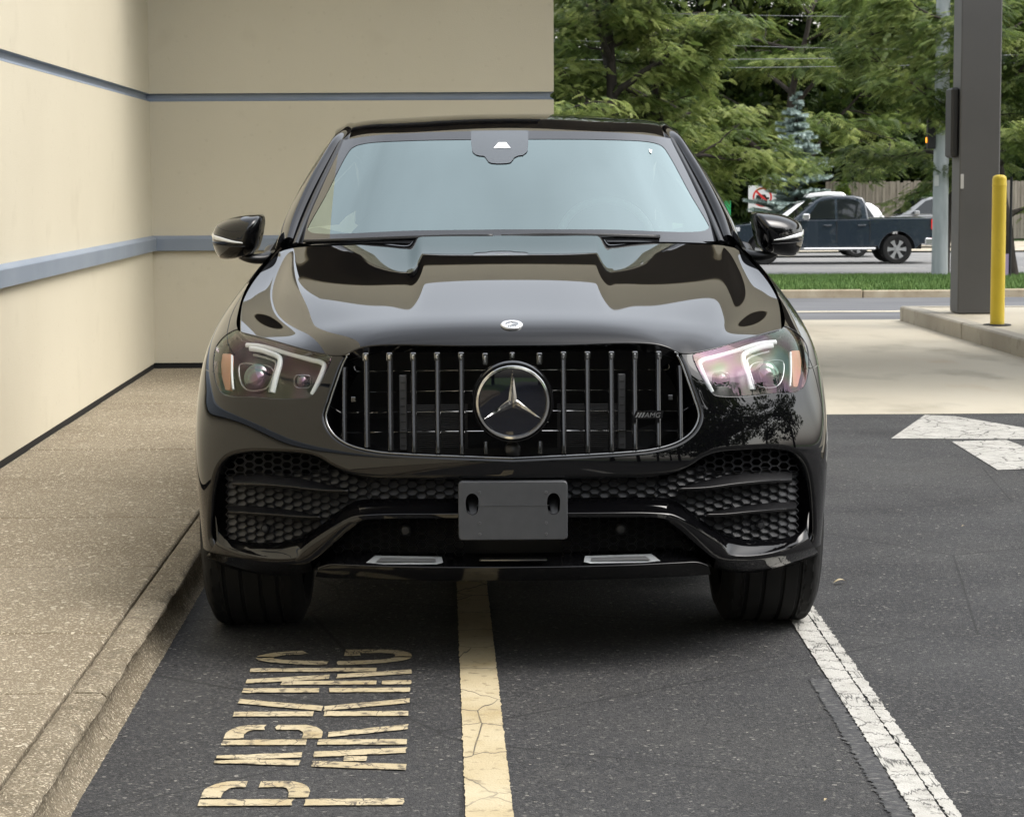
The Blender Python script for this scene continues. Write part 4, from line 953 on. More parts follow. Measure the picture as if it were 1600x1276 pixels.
cobj('front_bumper', clip(BV, BN, BT, f, lipB, .075), PAINT)
for s in (-1, 1):
    sx_ = s * BV[:, 0]
    ff = np.minimum.reduce([-f_bump - 1.6, fH - 2.2, f_arch, (1.72 - yc) * PPM, sx_ * PPM * 3])
    cobj('fender', clip(BV, BN, BT, ff, .003, .03), PAINT)
    fd = np.minimum.reduce([(yc - 1.724) * PPM, (2.80 - yc) * PPM, (zc_ - .44) * PPM, sx_ * PPM * 3]); d_ = cobj('front_door', clip(BV, BN, BT, fd, .003, .03), PAINT)
    m = MB(); m.box(min(s * .995, s * 1.035), max(s * .995, s * 1.035), 2.50, 2.72, 1.02, 1.05, .008); m.build('handle', PAINT, d_)
    fd = np.minimum.reduce([(yc - 2.804) * PPM, (3.70 - yc) * PPM, (zc_ - .44) * PPM, f_arch - 2, sx_ * PPM * 3]); d_ = cobj('rear_door', clip(BV, BN, BT, fd, .003, .03), PAINT)
    m = MB(); m.box(min(s * .998, s * 1.04), max(s * .998, s * 1.04), 3.36, 3.58, 1.03, 1.06, .008); m.build('handle', PAINT, d_)
    fs_ = np.minimum.reduce([np.where(yc < 1.724, -1, 1) * 50., (.436 - zc_) * PPM, (3.9 - yc) * PPM, f_arch, sx_ * PPM * 3]); cobj('side_sill', clip(BV, BN, BT, fs_, .003, .03), GLOSS)
fr_ = np.minimum.reduce([np.maximum((yc - 3.704), np.minimum(yc - 3.3, 0) - 1) * PPM, f_arch]); cobj('rear_quarter_and_tail', clip(BV, BN, BT, fr_, .003, .03), PAINT)

# ---- hood
hood_rows = [
 [top[0], top[1], top[2], top[3], top[4], top[5], top[6]],
 [(0,.150,1.012),(.19,.156,1.011),(.39,.182,1.003),(.535,.240,.980),(.625,.315,.972),(.735,.44,.990), top[6] * .55 + top[7] * .45],
 [(0,.32,1.056),(.19,.325,1.055),(.40,.35,1.045),(.555,.40,1.019),(.665,.48,1.010),(.765,.61,1.016), top[7] * .8 + top[8] * .2],
 [(0,.61,1.117),(.20,.615,1.116),(.42,.64,1.107),(.625,.69,1.082),(.725,.76,1.066),(.80,.865,1.065), top[8]],
 [(0,1.0,1.187),(.2,1.005,1.186),(.44,1.03,1.177),(.69,1.07,1.158),(.765,1.13,1.146),(.82,1.20,1.140), top[9]],
 [at(0,373,1.46),at(95,373.5,1.463),at(205,375,1.475),at(310,378,1.49),at(335,380,1.495),at(350,383,1.50), top[10]],
]
def sstep(t): t = np.clip(t, 0, 1); return t * t * (3 - 2 * t)
def dome(S):
    S = S.copy(); x = np.abs(S[..., 0]); y = S[..., 1]
    xd = .272 + .045 * y
    A = .024 * sstep((y - .28) / 1.0)
    S[..., 2] += A * (1 - sstep((x - xd + .030) / .06)) - .002 * sstep((y - .2) / .5) * np.exp(-((x - xd - .03) / .05) ** 2)
    S[..., 2] -= .024 * sstep((y - .28) / 1.0) * .55
    return S
HOOD = Surf(mirror_net(hood_rows), it=2, post=dome)
us = np.linspace(0, 1, 321); vs = np.linspace(0, 1, 170)
HV, HN, HT = HOOD.grid(us, vs)
if HN[:, 2].mean() < 0: HOOD.flip = not HOOD.flip; HN = -HN; HT = HT[:, ::-1]
G3 = HV.reshape(len(vs), len(us), 3)
fh = np.minimum.reduce([sdf_pl(G3[0, ::4], HV), sdf_pl(G3[::4, 0], HV), sdf_pl(G3[::4, -1], HV)]) * PPM - 3.6
hood_o = cobj('hood', clip(HV, HN, HT, fh, .0045, .03), PAINT)
mobj('hood_inner_panel', HV - HN * .028, HT, M_DARK, CAR, True)

# ---- windscreen, roof and pillars
def pt(*a): return np.array(a, float)
wsn = [
 [at(0, 378, 1.45), at(110, 378.5, 1.465), at(215, 379.5, 1.52), at(290, 381, 1.62), at(345, 384, 1.77)],
 [at(0, 322, 1.70), at(105, 322.5, 1.715), at(205, 324, 1.77), at(275, 326, 1.87), at(325, 329, 2.01)],
 [at(0, 262, 1.985), at(100, 263, 2.0), at(190, 265, 2.05), at(250, 268, 2.14), at(292, 272, 2.25)],
 [at(0, 205, 2.30), at(92, 206, 2.31), at(175, 209, 2.35), at(230, 214, 2.42), at(264, 220, 2.50)],
]
WS = Surf(mirror_net(wsn), it=2); WV, WN, WT = WS.grid(np.linspace(0, 1, 90), np.linspace(0, 1, 50))
if WN[:, 2].mean() < 0: WS.flip = True; WN = -WN; WT = WT[:, ::-1]
WGLASS = thin_glass('windscreen_glass', (.20, .25, .24), ior=4.6, tint_r=(.82, .98, .96))
wx, wy = proj(WV)
cobj('windscreen', (WV, WN, WT), WGLASS)
WS.prep(np.linspace(0, 1, 80), np.linspace(0, 1, 60))
FRIT_IN = catmull([(0, 218), (150, 219.5), (225, 224), (242, 230), (252, 243), (285, 305), (312, 352), (314, 358), (305, 363), (150, 360), (0, 359)], 6)
FRIT_IN = np.concatenate([FRIT_IN, FRIT_IN[::-1] * [-1, 1]])
cobj('windscreen_border', clip(WV + WN * .0015, WN, WT, -sdf(FRIT_IN, wx, wy), 0, 0), pm('frit_black', (.012, .0125, .014), .03, ior=1.75))
SENS = [(-52, 200), (-52, 222), (-50, 240), (-42, 246), (-28, 247), (-20, 258), (-8, 259.5), (8, 259.5), (20, 258), (28, 247), (42, 246), (50, 240), (52, 222), (52, 200)]
SENS = [(-12 + a * .86, 200 + (b - 200) * .95) for a, b in SENS]
cobj('sensor_housing', clip(WV + WN * .003, WN, WT, sdf(SENS, wx, wy), .0, .0), pm('sensor_grey', (.045, .054, .060), .05, ior=2.1))
Pm = WS.inv([-22, 5, -2, -14], [233, 233, 224, 224], .0045); mobj('camera_window', Pm, [(0, 1, 2, 3)], pm('camera_white', (.75, .76, .76), .5), CAR, False)
Pm = WS.inv([221, 226, 225, 222], [235, 236, 242, 240], .003); mobj('sticker', Pm, [(0, 1, 2, 3)], pm('camera_white', (.75, .76, .76), .5), CAR, False)

roofn = [
 [pt(0, 2.31, 1.632), pt(.23, 2.32, 1.63), pt(.45, 2.37, 1.62), pt(.60, 2.45, 1.605), pt(.685, 2.54, 1.585)],
 [pt(0, 2.50, 1.676), pt(.23, 2.52, 1.674), pt(.46, 2.57, 1.665), pt(.62, 2.65, 1.655), pt(.70, 2.72, 1.635)],
 [pt(0, 2.85, 1.722), pt(.23, 2.87, 1.719), pt(.47, 2.92, 1.706), pt(.635, 2.98, 1.697), pt(.715, 3.02, 1.668)],
 [pt(0, 3.3, 1.725), pt(.23, 3.3, 1.722), pt(.47, 3.32, 1.707), pt(.62, 3.34, 1.69), pt(.70, 3.36, 1.66)],
 [pt(0, 3.9, 1.62), pt(.23, 3.9, 1.617), pt(.44, 3.9, 1.60), pt(.58, 3.9, 1.57), pt(.65, 3.9, 1.535)],
 [pt(0, 4.75, 1.25), pt(.23, 4.74, 1.248), pt(.44, 4.72, 1.24), pt(.60, 4.68, 1.225), pt(.70, 4.6, 1.2)],
]
ROOF = Surf(mirror_net(roofn), it=2); RV, RN, RT = ROOF.grid(np.linspace(0, 1, 80), np.linspace(0, 1, 90))
if RN[:, 2].mean() < 0: RN = -RN; RT = RT[:, ::-1]
ry = RV[:, 1]
cobj('roof', clip(RV, RN, RT, (3.85 - ry) * PPM, .003, .02), PAINT); cobj('rear_window', clip(RV, RN, RT, (ry - 3.854) * PPM, .003, .02), M_VGLASS)

def sweep(path, prof, normal, scale=None):
    """run a closed (a,b) profile along path; a along cross(tangent, normal), b along normal"""
    P, T = frames(path); m = len(P); N = unit(np.broadcast_to(np.asarray(normal, float), P.shape)); A = unit(np.cross(T, N)); N = np.cross(A, T); k = len(prof); V = []
    sc = np.ones(m) if scale is None else scale
    for i in range(m):
        for a, b in prof: V.append(P[i] + sc[i] * (a * A[i] + b * N[i]))
    Fq = [tuple(q) for q in rgrid(m, k, True)] + [tuple(range(k)), tuple(range((m - 1) * k, m * k))[::-1]]
    return np.array(V), Fq
def rrect(w, h, r, n=4):
    out = []
    for cx_, cy_, a0 in ((w / 2 - r, h / 2 - r, 0), (-w / 2 + r, h / 2 - r, 90), (-w / 2 + r, -h / 2 + r, 180), (w / 2 - r, -h / 2 + r, 270)):
        for t in np.linspace(radians(a0), radians(a0 + 90), n): out.append((cx_ + r * cos(t), cy_ + r * sin(t)))
    return out
def fixn(o):
    import bmesh
    bm = bmesh.new(); bm.from_mesh(o.data); bmesh.ops.recalc_face_normals(bm, faces=bm.faces); bm.to_mesh(o.data); bm.free(); return o
for s in (-1, 1):
    mirx = np.array([s, 1, 1.])
    base = [at(348, 384, 1.79), at(338, 352, 1.93), at(325, 322, 2.06), at(306, 285, 2.23), at(286, 252, 2.40), at(270, 228, 2.54), at(256, 216, 2.70), at(250, 210, 2.88), at(246, 207, 3.10)] + [pt(.70, 3.45, 1.635), pt(.66, 3.95, 1.535), pt(.70, 4.5, 1.28)]
    path = catmull(base, 7) * mirx
    nrm_ = np.stack([np.full(len(path), s * .9), np.linspace(-.75, .1, len(path)), np.full(len(path), .55)], 1)
    V, Fq = sweep(path, rrect(.092, .05, .021, 5), nrm_); fixn(mobj('roof_pillar', V, Fq, PAINT, CAR, True, angle=60))
    # bright-edged rubber strip between glass and pillar
    pa = catmull([at(333, 380, 1.71), at(317, 340, 1.91), at(300, 302, 2.08), at(280, 262, 2.27), at(262, 228, 2.44), at(257, 219, 2.49)], 7) * mirx
    V, Fq = sweep(pa, rrect(.022, .014, .006, 3), np.array([s * .4, -.8, .5])); fixn(mobj('pillar_trim', V, Fq, SATIN, CAR, True, angle=60))
    # gloss roof rail
    ra = catmull([at(255, 214, 2.60), at(250, 206, 2.72), at(244, 200, 2.86), at(236, 196, 3.05), pt(.60, 3.5, 1.70), pt(.56, 3.9, 1.64)], 6) * mirx
    V, Fq = sweep(ra, rrect(.022, .022, .009, 4), np.array([s * .2, 0, 1.])); fixn(mobj('roof_rail', V, Fq, PAINT, CAR, True, angle=60))
    # side glass
    a = catmull([pt(.865, 1.95, 1.215), pt(.88, 2.8, 1.24), pt(.875, 3.6, 1.25), pt(.80, 4.3, 1.25)], 6); b = catmull([pt(.80, 2.08, 1.30), pt(.69, 2.85, 1.635), pt(.685, 3.4, 1.64), pt(.69, 4.3, 1.33)], 6)
    V = np.stack([a, (a + b) / 2 + pt(.018, 0, 0), b]).reshape(-1, 3) * mirx; mobj('side_window', V, rgrid(3, len(a)), M_VGLASS, CAR, True)

# cowl and wipers
cw = np.array([[at(d, 371.5, y_) + pt(0, -.02, -.016) for d, y_ in zip(np.linspace(-345, 345, 41), 1.47 + .28 * (np.linspace(-1, 1, 41)) ** 2)], [at(d, 378, y_) + pt(0, .10, -.03) for d, y_ in zip(np.linspace(-345, 345, 41), 1.47 + .3 * (np.linspace(-1, 1, 41)) ** 2)]])
mobj('cowl', cw.reshape(-1, 3), rgrid(2, 41), SATIN, CAR, True)
for (pa, nm) in ((WS.inv([-318, -250, -170, -80, -25], [377.0, 375.5, 373.0, 371.0, 371.5], .008), 'wiper'), (WS.inv([-12, 60, 150, 235], [371.5, 369.5, 371.5, 374.5], .009), 'wiper')):
    V, Fq = tube(catmull(pa, 6), np.linspace(.004, .007, 6 * (len(pa) - 1) + 1), 8); W_ = mobj(nm, V, Fq, SATIN, CAR, True)
    V, Fq = tube(catmull(pa - pt(0, .008, .003), 6), .0035, 6); mobj('blade', V, Fq, M_DARK, W_, True)

# ---- interior glimpsed through the glass
M_INT = pm('interior_black', (.012, .012, .013), .7)
dn_ = [[pt(-.75, 1.62, 1.18), pt(0, 1.52, 1.20), pt(.75, 1.62, 1.18)], [pt(-.75, 2.05, 1.17), pt(0, 1.98, 1.18), pt(.75, 2.05, 1.17)], [pt(-.75, 2.15, .95), pt(0, 2.1, .95), pt(.75, 2.15, .95)]]
V = np.array([[p for p in catmull(r_0, 10)] for r_0 in dn_]).reshape(-1, 3); mobj('dashboard', V, rgrid(3, 21), M_INT, CAR, True)
sw = at(155, 372, 2.36); cen = sw + pt(0, .10, -.02)
tt = np.linspace(0, 2 * pi, 49); ring = np.stack([cen[0] + .185 * np.cos(tt), cen[1] + .185 * np.sin(tt) * .45, cen[2] + .185 * np.sin(tt) * .89], 1)
V, Fq = tube(ring, .015, 10, False, upv=(0, 1, 0)); sw_o = mobj('steering_wheel', V, Fq, pm('wheel_leather', (.5, .52, .52), .45), CAR, True)
m = MB(); m.box(cen[0] - .07, cen[0] + .07, cen[1] - .03, cen[1] + .02, cen[2] - .06, cen[2] + .05, .02); m.box(cen[0] - .18, cen[0] + .18, cen[1] - .01, cen[1] + .01, cen[2] - .02, cen[2] + .015, .005); m.build('hub', M_INT, sw_o)
for s in (-.40, .40):
    m = MB(); m.box(s - .25, s + .25, 2.75, 2.95, .6, 1.32, .08); m.box(s - .13, s + .13, 2.86, 2.98, 1.36, 1.55, .05); m.build('seat', M_INT, CAR, True)
m = MB(); m.box(-.7, .7, 3.75, 3.9, .6, 1.3, .08); m.build('rear_seat', M_INT, CAR, True)
m = MB(); m.box(-.62, .62, .40, 1.38, .25, .60); m.build('front_undertray', M_DARK, CAR)
m = MB(); m.box(-.90, .90, 1.385, 3.30, .205, .60); m.build('floor_panel', M_DARK, CAR)
m = MB(); m.box(-.62, .62, 3.305, 4.75, .22, .60); m.build('rear_undertray', M_DARK, CAR)
m = MB(); m.box(-.60, .60, .62, 1.35, .60, .96); m.build('engine_bay', M_DARK, CAR)
# ------------------------------------------------------------------ front details of the car
def S(dx, py, off=0.): return BODY.inv(dx, py, off)
_x = np.array([0, .2, .4, .56, .70, .82, .916, .983]); _y = np.array([0, .008, .036, .084, .153, .24, .345, .49])
_xx = np.linspace(0, .983, 200); _yy = catmull(np.stack([_x, _y], 1), 30); _dx = _yy[:, 0] / (_yy[:, 1] + DC) * F_PX
def yb(dx): return np.interp(np.abs(dx), _dx, _yy[:, 1])
def low(dx, py, off=0.): return at(dx, py, yb(dx) + off)
both = ((-1, np.array([-1, 1, 1.])), (1, np.array([1, 1, 1.])))

# ---- headlights
LENS = thin_glass('lamp_lens', (.93, .94, .93), film=600, film_ior=1.485, ior=1.42, film_var=95.)
M_BUCKET = pm('lamp_housing', (.010, .0105, .0105), .3)
M_GUIDE = pm('light_guide', (.50, .52, .53), .18, 0, .3)
M_PROJ = pm('projector_glass', (.02, .022, .03), .04, Thin_Film_Thickness=520., Thin_Film_IOR=2.0, ior=1.7)
M_AMBER = pm('amber_reflector', (.30, .115, .055), .3)
def ribbon(pts, off, w, th, name, mat, parent, mx, k=5, n_=None):
    """a light guide or bar that follows the body under the photo pixels"""
    q = catmull(pts, k); P = S(q[:, 0], q[:, 1], off) * mx; N = unit(np.stack([mx[0] * .45 * np.ones(len(P)), -np.ones(len(P)), .15 * np.ones(len(P))], 1))
    V, Fq = sweep(P, rrect(w, th, min(w, th) * .42, 4), N); return fixn(mobj(name, V, Fq, mat, parent, True, angle=60))
for s, mx in both:
    HL = cobj('headlight', clip(BV, BN, BT, np.minimum(-fH + 0., s * BV[:, 0] * 3 * PPM), .002, .012), LENS)
    bk = clip(BV - BN * .075, BN, BT, np.minimum(np.where(frontm, sdf(HEAD, abx, by), -1e3) + 6, s * BV[:, 0] * 3 * PPM), 0, 0); mobj('housing', bk[0], bk[2], M_BUCKET, HL, True, bk[1])
    # two nested brow-shaped light guides
    ribbon([(419, 527), (400, 529), (360, 541), (318, 554), (305, 557.5), (300, 562), (302, 572), (310, 592), (319, 611)], -.026, .0155, .014, 'light_guide', M_GUIDE, HL, mx)
    ribbon([(414, 533), (398, 536), (382, 542), (374, 545.5), (369, 550), (369, 559), (376, 583), (382, 607)], -.026, .0165, .014, 'light_guide', M_GUIDE, HL, mx)
    # inner divider wing behind each guide
    ribbon([(410, 539), (384, 548), (377, 553), (378, 562), (386, 588), (390, 606)], -.040, .010, .02, 'guide_backing', DKCHROME, HL, mx)
    # main projector with polygonal bezel
    bez = catmull([(437, 557), (405, 556), (388, 560), (383, 568), (388, 585), (396, 598), (412, 602), (428, 600), (437, 590), (441, 570)], 4, True)
    P = S(bez[:, 0], bez[:, 1], -.040) * mx; P = np.vstack([P, P[:1]]); V, Fq = tube(P, .0032, 8, False, upv=(0, 1, 0)); mobj('projector_bezel', V, Fq, DKCHROME, HL, True)
    c = S([411], [580], -.050)[0] * mx; V, Fq = lathe([(.047, .012), (.044, -.002), (.036, -.008), (.033, -.010), (.030, -.020), (.022, -.028), (.010, -.033), (.0005, -.034)], 32, 'y'); mobj('main_projector', V + c, Fq, M_PROJ, HL, True, angle=50)
    c = S([339], [584], -.046)[0] * mx
    bz = np.array(rrect(.050, .038, .012, 5)); P = np.array([(c[0] + a, c[1] - .004, c[2] + b) for a, b in bz]); P = np.vstack([P, P[:1]]); V, Fq = tube(P, .0026, 6, False, upv=(0, 1, 0)); mobj('projector_bezel', V, Fq, DKCHROME, HL, True)
    V, Fq = lathe([(.022, .010), (.020, -.002), (.017, -.008), (.012, -.014), (.0005, -.017)], 28, 'y'); mobj('inner_projector', V + c, Fq, M_PROJ, HL, True, angle=50)
    am = clip(BV - BN * .022, BN, BT, np.minimum(sdf([(447, 545), (460, 545), (463, 562), (462, 582), (456, 603), (450, 603), (449, 575)], abx, by), np.where(frontm, s * BV[:, 0] * 3 * PPM, -1)), .002, .01); mobj('amber_reflector', am[0], am[2], M_AMBER, HL, True, am[1])
    ribbon([(446, 546), (447, 575), (445, 602)], -.026, .006, .008, 'reflector_edge', M_GUIDE, HL, mx)

# ---- grille
GB = empty('grille'); GB.parent = CAR
M_GBAR = pm('grille_bar_black', (.010, .0102, .011), .14, .0, .5)
m = MB(); gp_ = np.vstack([gr, [(246, 541)]])
gx = np.concatenate([-gr[::-1, 0], gr[:, 0]]); gy = np.concatenate([gr[::-1, 1], gr[:, 1]])
ring = np.array([(a, b) for a, b in zip(gx, gy)]); Vb = np.array([at(a * 1.02, b + 2, .17 + .25 * (abs(a) / 300) ** 2) for a, b in ring]); mobj('backing', Vb, [tuple(range(len(Vb)))], M_DARK, GB, False)
# radiator fins behind
for s, mx in both:
    m = MB()
    for py in np.arange(632, 706, 3.1):
        a = at(s * 70, py, .145); b_ = at(s * 165, py, .15); m.box(min(a[0], b_[0]), max(a[0], b_[0]), .140, .150, a[2] - .0014, a[2] + .0014)
    tag(m.build('radiator_fins', pm('radiator', (.05, .05, .052), .5, .4), GB), kind='stuff')
    m = MB(); a = at(s * 171, 585, .12); b_ = at(s * 171, 702, .12); m.box(a[0] - .011, a[0] + .011, .115, .135, b_[2], a[2], .002); m.build('shutter_strut', pm('strut_grey', (.045, .046, .048), .5), GB)
    for k in range(9):
        pz = b_[2] + (a[2] - b_[2]) * (k + .6) / 9.5; q = MB(); q.box(a[0] - .0065, a[0] + .008, .1125, .1145, pz - .001, pz + .001); 
        if k == 0: qq = q
        else: qq.V += q.V; qq.F += [tuple(i + 8 * k for i in f_) for f_ in q.F]
    tag(qq.build('strut_marks', M_DARK, GB), kind='stuff')
def gbar(dx, y0, y1, w, name='grille_bar', d=.040, mat=None, off=-.010):
    q = np.array([(dx, y) for y in np.linspace(y0, y1, 16)]); P = S(np.maximum(np.abs(q[:, 0]), 0) * np.sign(dx if dx else 1), q[:, 1], off)
    P = P + np.array([0, .5 * (d - .03), 0]); prof = [(-w / 2, -d / 2), (-w / 2, d * .28), (-w * .36, d * .44), (-w * .20, d / 2), (-w * .14, d * .36), (w * .14, d * .36), (w * .20, d / 2), (w * .36, d * .44), (w / 2, d * .28), (w / 2, -d / 2)]
    V, Fq = sweep(P, prof, np.array([0, -1, .15])); o = fixn(mobj(name, V, Fq, mat or M_GBAR, GB, True, angle=50)); return o
def capp(dx, y0, y1, w):
    c = S([dx], [(y0 + y1) / 2], -.002)[0]; h = (y1 - y0) / PPM; mm = MB(); mm.box(c[0] - w / 2, c[0] + w / 2, c[1] - .006, c[1] + .03, c[2] - h / 2, c[2] + h / 2, .003); o = mm.build('bar_cap', DKCHROME, GB, True); o.data.set_sharp_from_angle(angle=radians(30))
    mm = MB(); mm.box(c[0] - w * .18, c[0] + w * .18, c[1] - .0075, c[1], c[2] - h * .30, c[2] + h * .25, .001); mm.build('cap_slot', CHROME, o)
for dx in (80, 117.5, 155, 192, 229):
    lowy = np.interp(dx, gr[:60, 0], gr[:60, 1]) - 4
    for s in (-1, 1): gbar(s * dx, 560.0, lowy, .0175); capp(s * dx, 549.5, 563, .0175)
for s in (-1, 1):
    gbar(s * 266, 572, 688, .016, off=-.018)
    capp(s * 42.5, 551, 570, .0165); gbar(s * 42.5, 690, 709, .0165)
capp(0, 550, 561, .016)
# thin horizontal blades
for py in (578, 610, 642, 673):
    hw_ = np.interp(py, [566, 596, 625, 652, 674], [262, 272, 282, 288, 280]); dxs = np.linspace(-hw_, hw_, 61); P = np.array([at(d, py + 1.2 * (abs(d) / 260) ** 2, 0.052 + .10 * (1 - (py - 541) / 175) * .9 + .16 * (abs(d) / 300) ** 2.2) for d in dxs])
    V, Fq = sweep(P, rrect(.0022, .030, .001, 2), np.array([0, -1, .1])); fixn(mobj('cross_blade', V, Fq, CHROME, GB, True, angle=40))
# gloss trim that outlines the opening
q = np.vstack([np.stack([-gr[::-1, 0], gr[::-1, 1]], 1), gr[1:]]); q = q[(q[:, 1] > 548)]
P = S(q[:, 0] * .993, q[:, 1] - .8, -.004); V, Fq = tube(P, .0035, 8, upv=(0, 1, 0)); mobj('grille_trim', V, Fq, DKCHROME, GB, True)
# two small radar dots beside the bars
for dx in (-248, 247):
    c = at(dx, 622, .17); m = MB(); m.box(c[0] - .008, c[0] + .008, c[1] - .01, c[1], c[2] - .008, c[2] + .008, .002); m.build('sensor_clip', DKCHROME, GB)
# camera under the star
c = at(0, 704, .02); V, Fq = lathe([(.024, .04), (.024, .004), (.018, -.002), (.001, -.004)], 24, 'y'); mobj('front_camera', V + c, Fq, SATIN, GB, True, angle=40)

# ---- star emblem
EM = empty('emblem'); EM.parent = CAR
c = at(0, 628, -.012); R0 = 58 / F_PX * (DC)
ro = R0 * 1.125
V, Fq = lathe([(ro * .98, .05), (ro, .02), (ro * .985, -.002), (ro * .955, -.010), (R0 * 1.045, -.010), (R0 * 1.02, -.006), (R0 * .9, .0)], 72, 'y'); mobj('emblem_housing', V + c, Fq, GLOSS, EM, True, angle=40)
V, Fq = lathe([(R0 * 1.02, -.006), (R0 * 1.015, -.013), (R0 * .985, -.018), (R0 * .93, -.0185), (R0 * .905, -.013), (R0 * .90, -.004)], 72, 'y'); mobj('chrome_ring', V + c, Fq, CHROME, EM, True, angle=50)
V, Fq = lathe([(R0 * .91, -.004), (R0 * .6, -.006), (.0005, -.007)], 72, 'y'); mobj('glass_disc', V + c, Fq, pm('emblem_glass', (.003, .004, .009), .03, 0, 1.), EM, True)
m = MB(); ri = R0 * .135; rt = R0 * .905
for k in range(3):
    a = pi / 2 + k * 2 * pi / 3; tip = (rt * cos(a), rt * sin(a)); l_ = (ri * cos(a + pi / 3), ri * sin(a + pi / 3)); r__ = (ri * cos(a - pi / 3), ri * sin(a - pi / 3))
    yA, yB = -.026, -.008
    m.add([(0, yA, 0), (tip[0], -.012, tip[1]), (l_[0], yB, l_[1]), (r__[0], yB, r__[1])], [(0, 2, 1), (0, 1, 3)])
m.V = [(x + c[0], y + c[1], z + c[2]) for x, y, z in m.V]; fixn(m.build('star', CHROME, EM, False))

# ---- hood badge
q = HOOD; HOOD.prep(np.linspace(.3, .7, 60), np.linspace(0, .6, 60)); P0 = HOOD.inv([0.], [508.])[0]; u_ = HOOD.inv([0.], [500.])[0] - P0; up = unit(u_); rt_ = np.array([1., 0, 0]); nn = unit(np.cross(rt_, up))
HB = empty('hood_badge'); HB.parent = CAR
def disc(prof, n=40):
    V = [P0 + r_a * (cos(t) * rt_ + sin(t) * up) + h_a * nn for r_a, h_a in prof for t in np.linspace(0, 2 * pi, n, endpoint=False)]; return np.array(V), rgrid(len(prof), n, True)
rb = 17 / F_PX * 6.85
V, Fq = disc([(rb, -.002), (rb, .003), (rb * .93, .005), (rb * .60, .0045)]); fixn(mobj('rim', V, Fq, pm('badge_silver', (.72, .73, .74), .3, .6), HB, True, angle=40))
V, Fq = disc([(rb * .62, .004), (.0003, .004)]); fixn(mobj('centre', V, Fq, pm('badge_grey', (.20, .21, .22), .3, .3), HB, True))
m = MB()
for k in range(3):
    a = pi / 2 + k * 2 * pi / 3; f3 = lambda r_a, t, h: P0 + r_a * (cos(t) * rt_ + sin(t) * up) + h * nn
    m.add([f3(0, 0, .007), f3(rb * .60, a, .005), f3(rb * .12, a + pi / 3, .0048), f3(rb * .12, a - pi / 3, .0048)], [(0, 1, 2), (0, 3, 1)])
fixn(m.build('star', CHROME, HB))
m = MB()
for t in (-pi / 2 - .42, -pi / 2 - .14, -pi / 2 + .14, -pi / 2 + .42):
    m.add([f3(rb * r_a, t + dt, .0058) for r_a, dt in ((.70, -.06), (.70, .06), (.84, .06), (.84, -.06))], [(0, 1, 2, 3)])
tag(fixn(m.build('badge_marks', SATIN, HB)), kind='stuff')

# ---- performance badge in the grille: slashes and letters
def text_mesh(body, size, shear=0.):
    cu = bpy.data.curves.new('t', 'FONT'); cu.body = body; cu.size = size; cu.shear = shear; cu.extrude = .0012; cu.align_x = 'LEFT'
    o = bpy.data.objects.new('t', cu); COL.objects.link(o); dg = bpy.context.evaluated_depsgraph_get(); me = bpy.data.meshes.new_from_object(o.evaluated_get(dg)); 
    V = np.array([v.co[:] for v in me.vertices]); Fq = [tuple(p.vertices) for p in me.polygons]; bpy.data.objects.remove(o); bpy.data.curves.remove(cu); bpy.data.meshes.remove(me); return V, Fq
V, Fq = text_mesh('AMG', .0205, .25); V[:, 0] = (V[:, 0] - V[:, 0].min()) / (V[:, 0].max() - V[:, 0].min())
A0 = at(205, 652.5, .028); A1 = at(231, 652.5, .038)
P = A0 + V[:, 0:1] * (A1 - A0) + np.stack([0 * V[:, 1], -V[:, 2] - .012, V[:, 1]], 1); BG = fixn(mobj('performance_badge', P, Fq, CHROME, GB, False))
m = MB()
for k in range(3):
    a = at(191 + k * 4.6, 652.5, .022); m.add([(a[0] + x, a[1] - .013 + y, a[2] + z) for y in (0, .003) for x, z in ((0, 0), (.0048, 0), (.0125, .0145), (.0077, .0145))], [(0, 1, 2, 3), (7, 6, 5, 4), (0, 4, 5, 1), (1, 5, 6, 2), (2, 6, 7, 3), (3, 7, 4, 0)])
fixn(m.build('slashes', CHROME, BG))
a = at(189, 654.5, .024); b_ = at(233, 643.5, .036); m = MB(); m.add([(a[0] - .002, a[1] + .0, a[2] - .002), (b_[0] + .002, b_[1], a[2] - .002), (b_[0] + .006, b_[1], b_[2] + .002), (a[0] + .006, a[1], b_[2] + .002)], [(0, 1, 2, 3)]); m.build('badge_plate', GLOSS, BG)

# ---- lower bumper: a strip lofted through photo-pixel rows, each row with its own set-back
def loft(rows, name, mat, parent=CAR, k=6, smooth_prof=True, kp=4, mirror=True, angle=38, mx=None):
    R = []
    for pts, offs in rows:
        q = np.array([(a, b, o) for (a, b), o in zip(pts, np.broadcast_to(offs, (len(pts),)))]); q = catmull(q, k)
        R.append(np.array([low(a, b, o) for a, b, o in q]))
    R = np.array(R)
    if mirror:
        L_ = R[:, :0:-1].copy(); L_[..., 0] *= -1; R = np.concatenate([L_, R], 1)
    elif mx is not None: R = R * mx
    return fixn(mobj(name, R.reshape(-1, 3), rgrid(*R.shape[:2]), mat, parent, True, angle=angle))
pathT = [(0, 777.5), (120, 777.5), (216, 777.5), (246, 781), (271, 795), (296, 815), (321, 831), (338, 840), (359, 844), (396, 845), (434, 840), (456, 826), (464, 800)]
pathC = [(0, 801), (120, 801), (213, 801.5), (248, 805), (271, 815), (296, 830), (321, 847), (330.5, 856), (337, 866), (360, 869.5), (400, 866), (436, 856), (462, 842)]
pathD = [(0, 809.5), (120, 809.5), (214, 810), (236, 813), (257, 826), (281, 847), (306, 868), (320, 876.5), (342, 879), (370, 878), (400, 874), (442, 866), (472, 858)]
pathE = [(0, 813), (120, 813), (212, 813.5), (232, 817), (252, 831), (275, 854), (298, 877), (316, 890), (342, 896), (370, 897), (404, 893), (446, 883), (480, 868)]
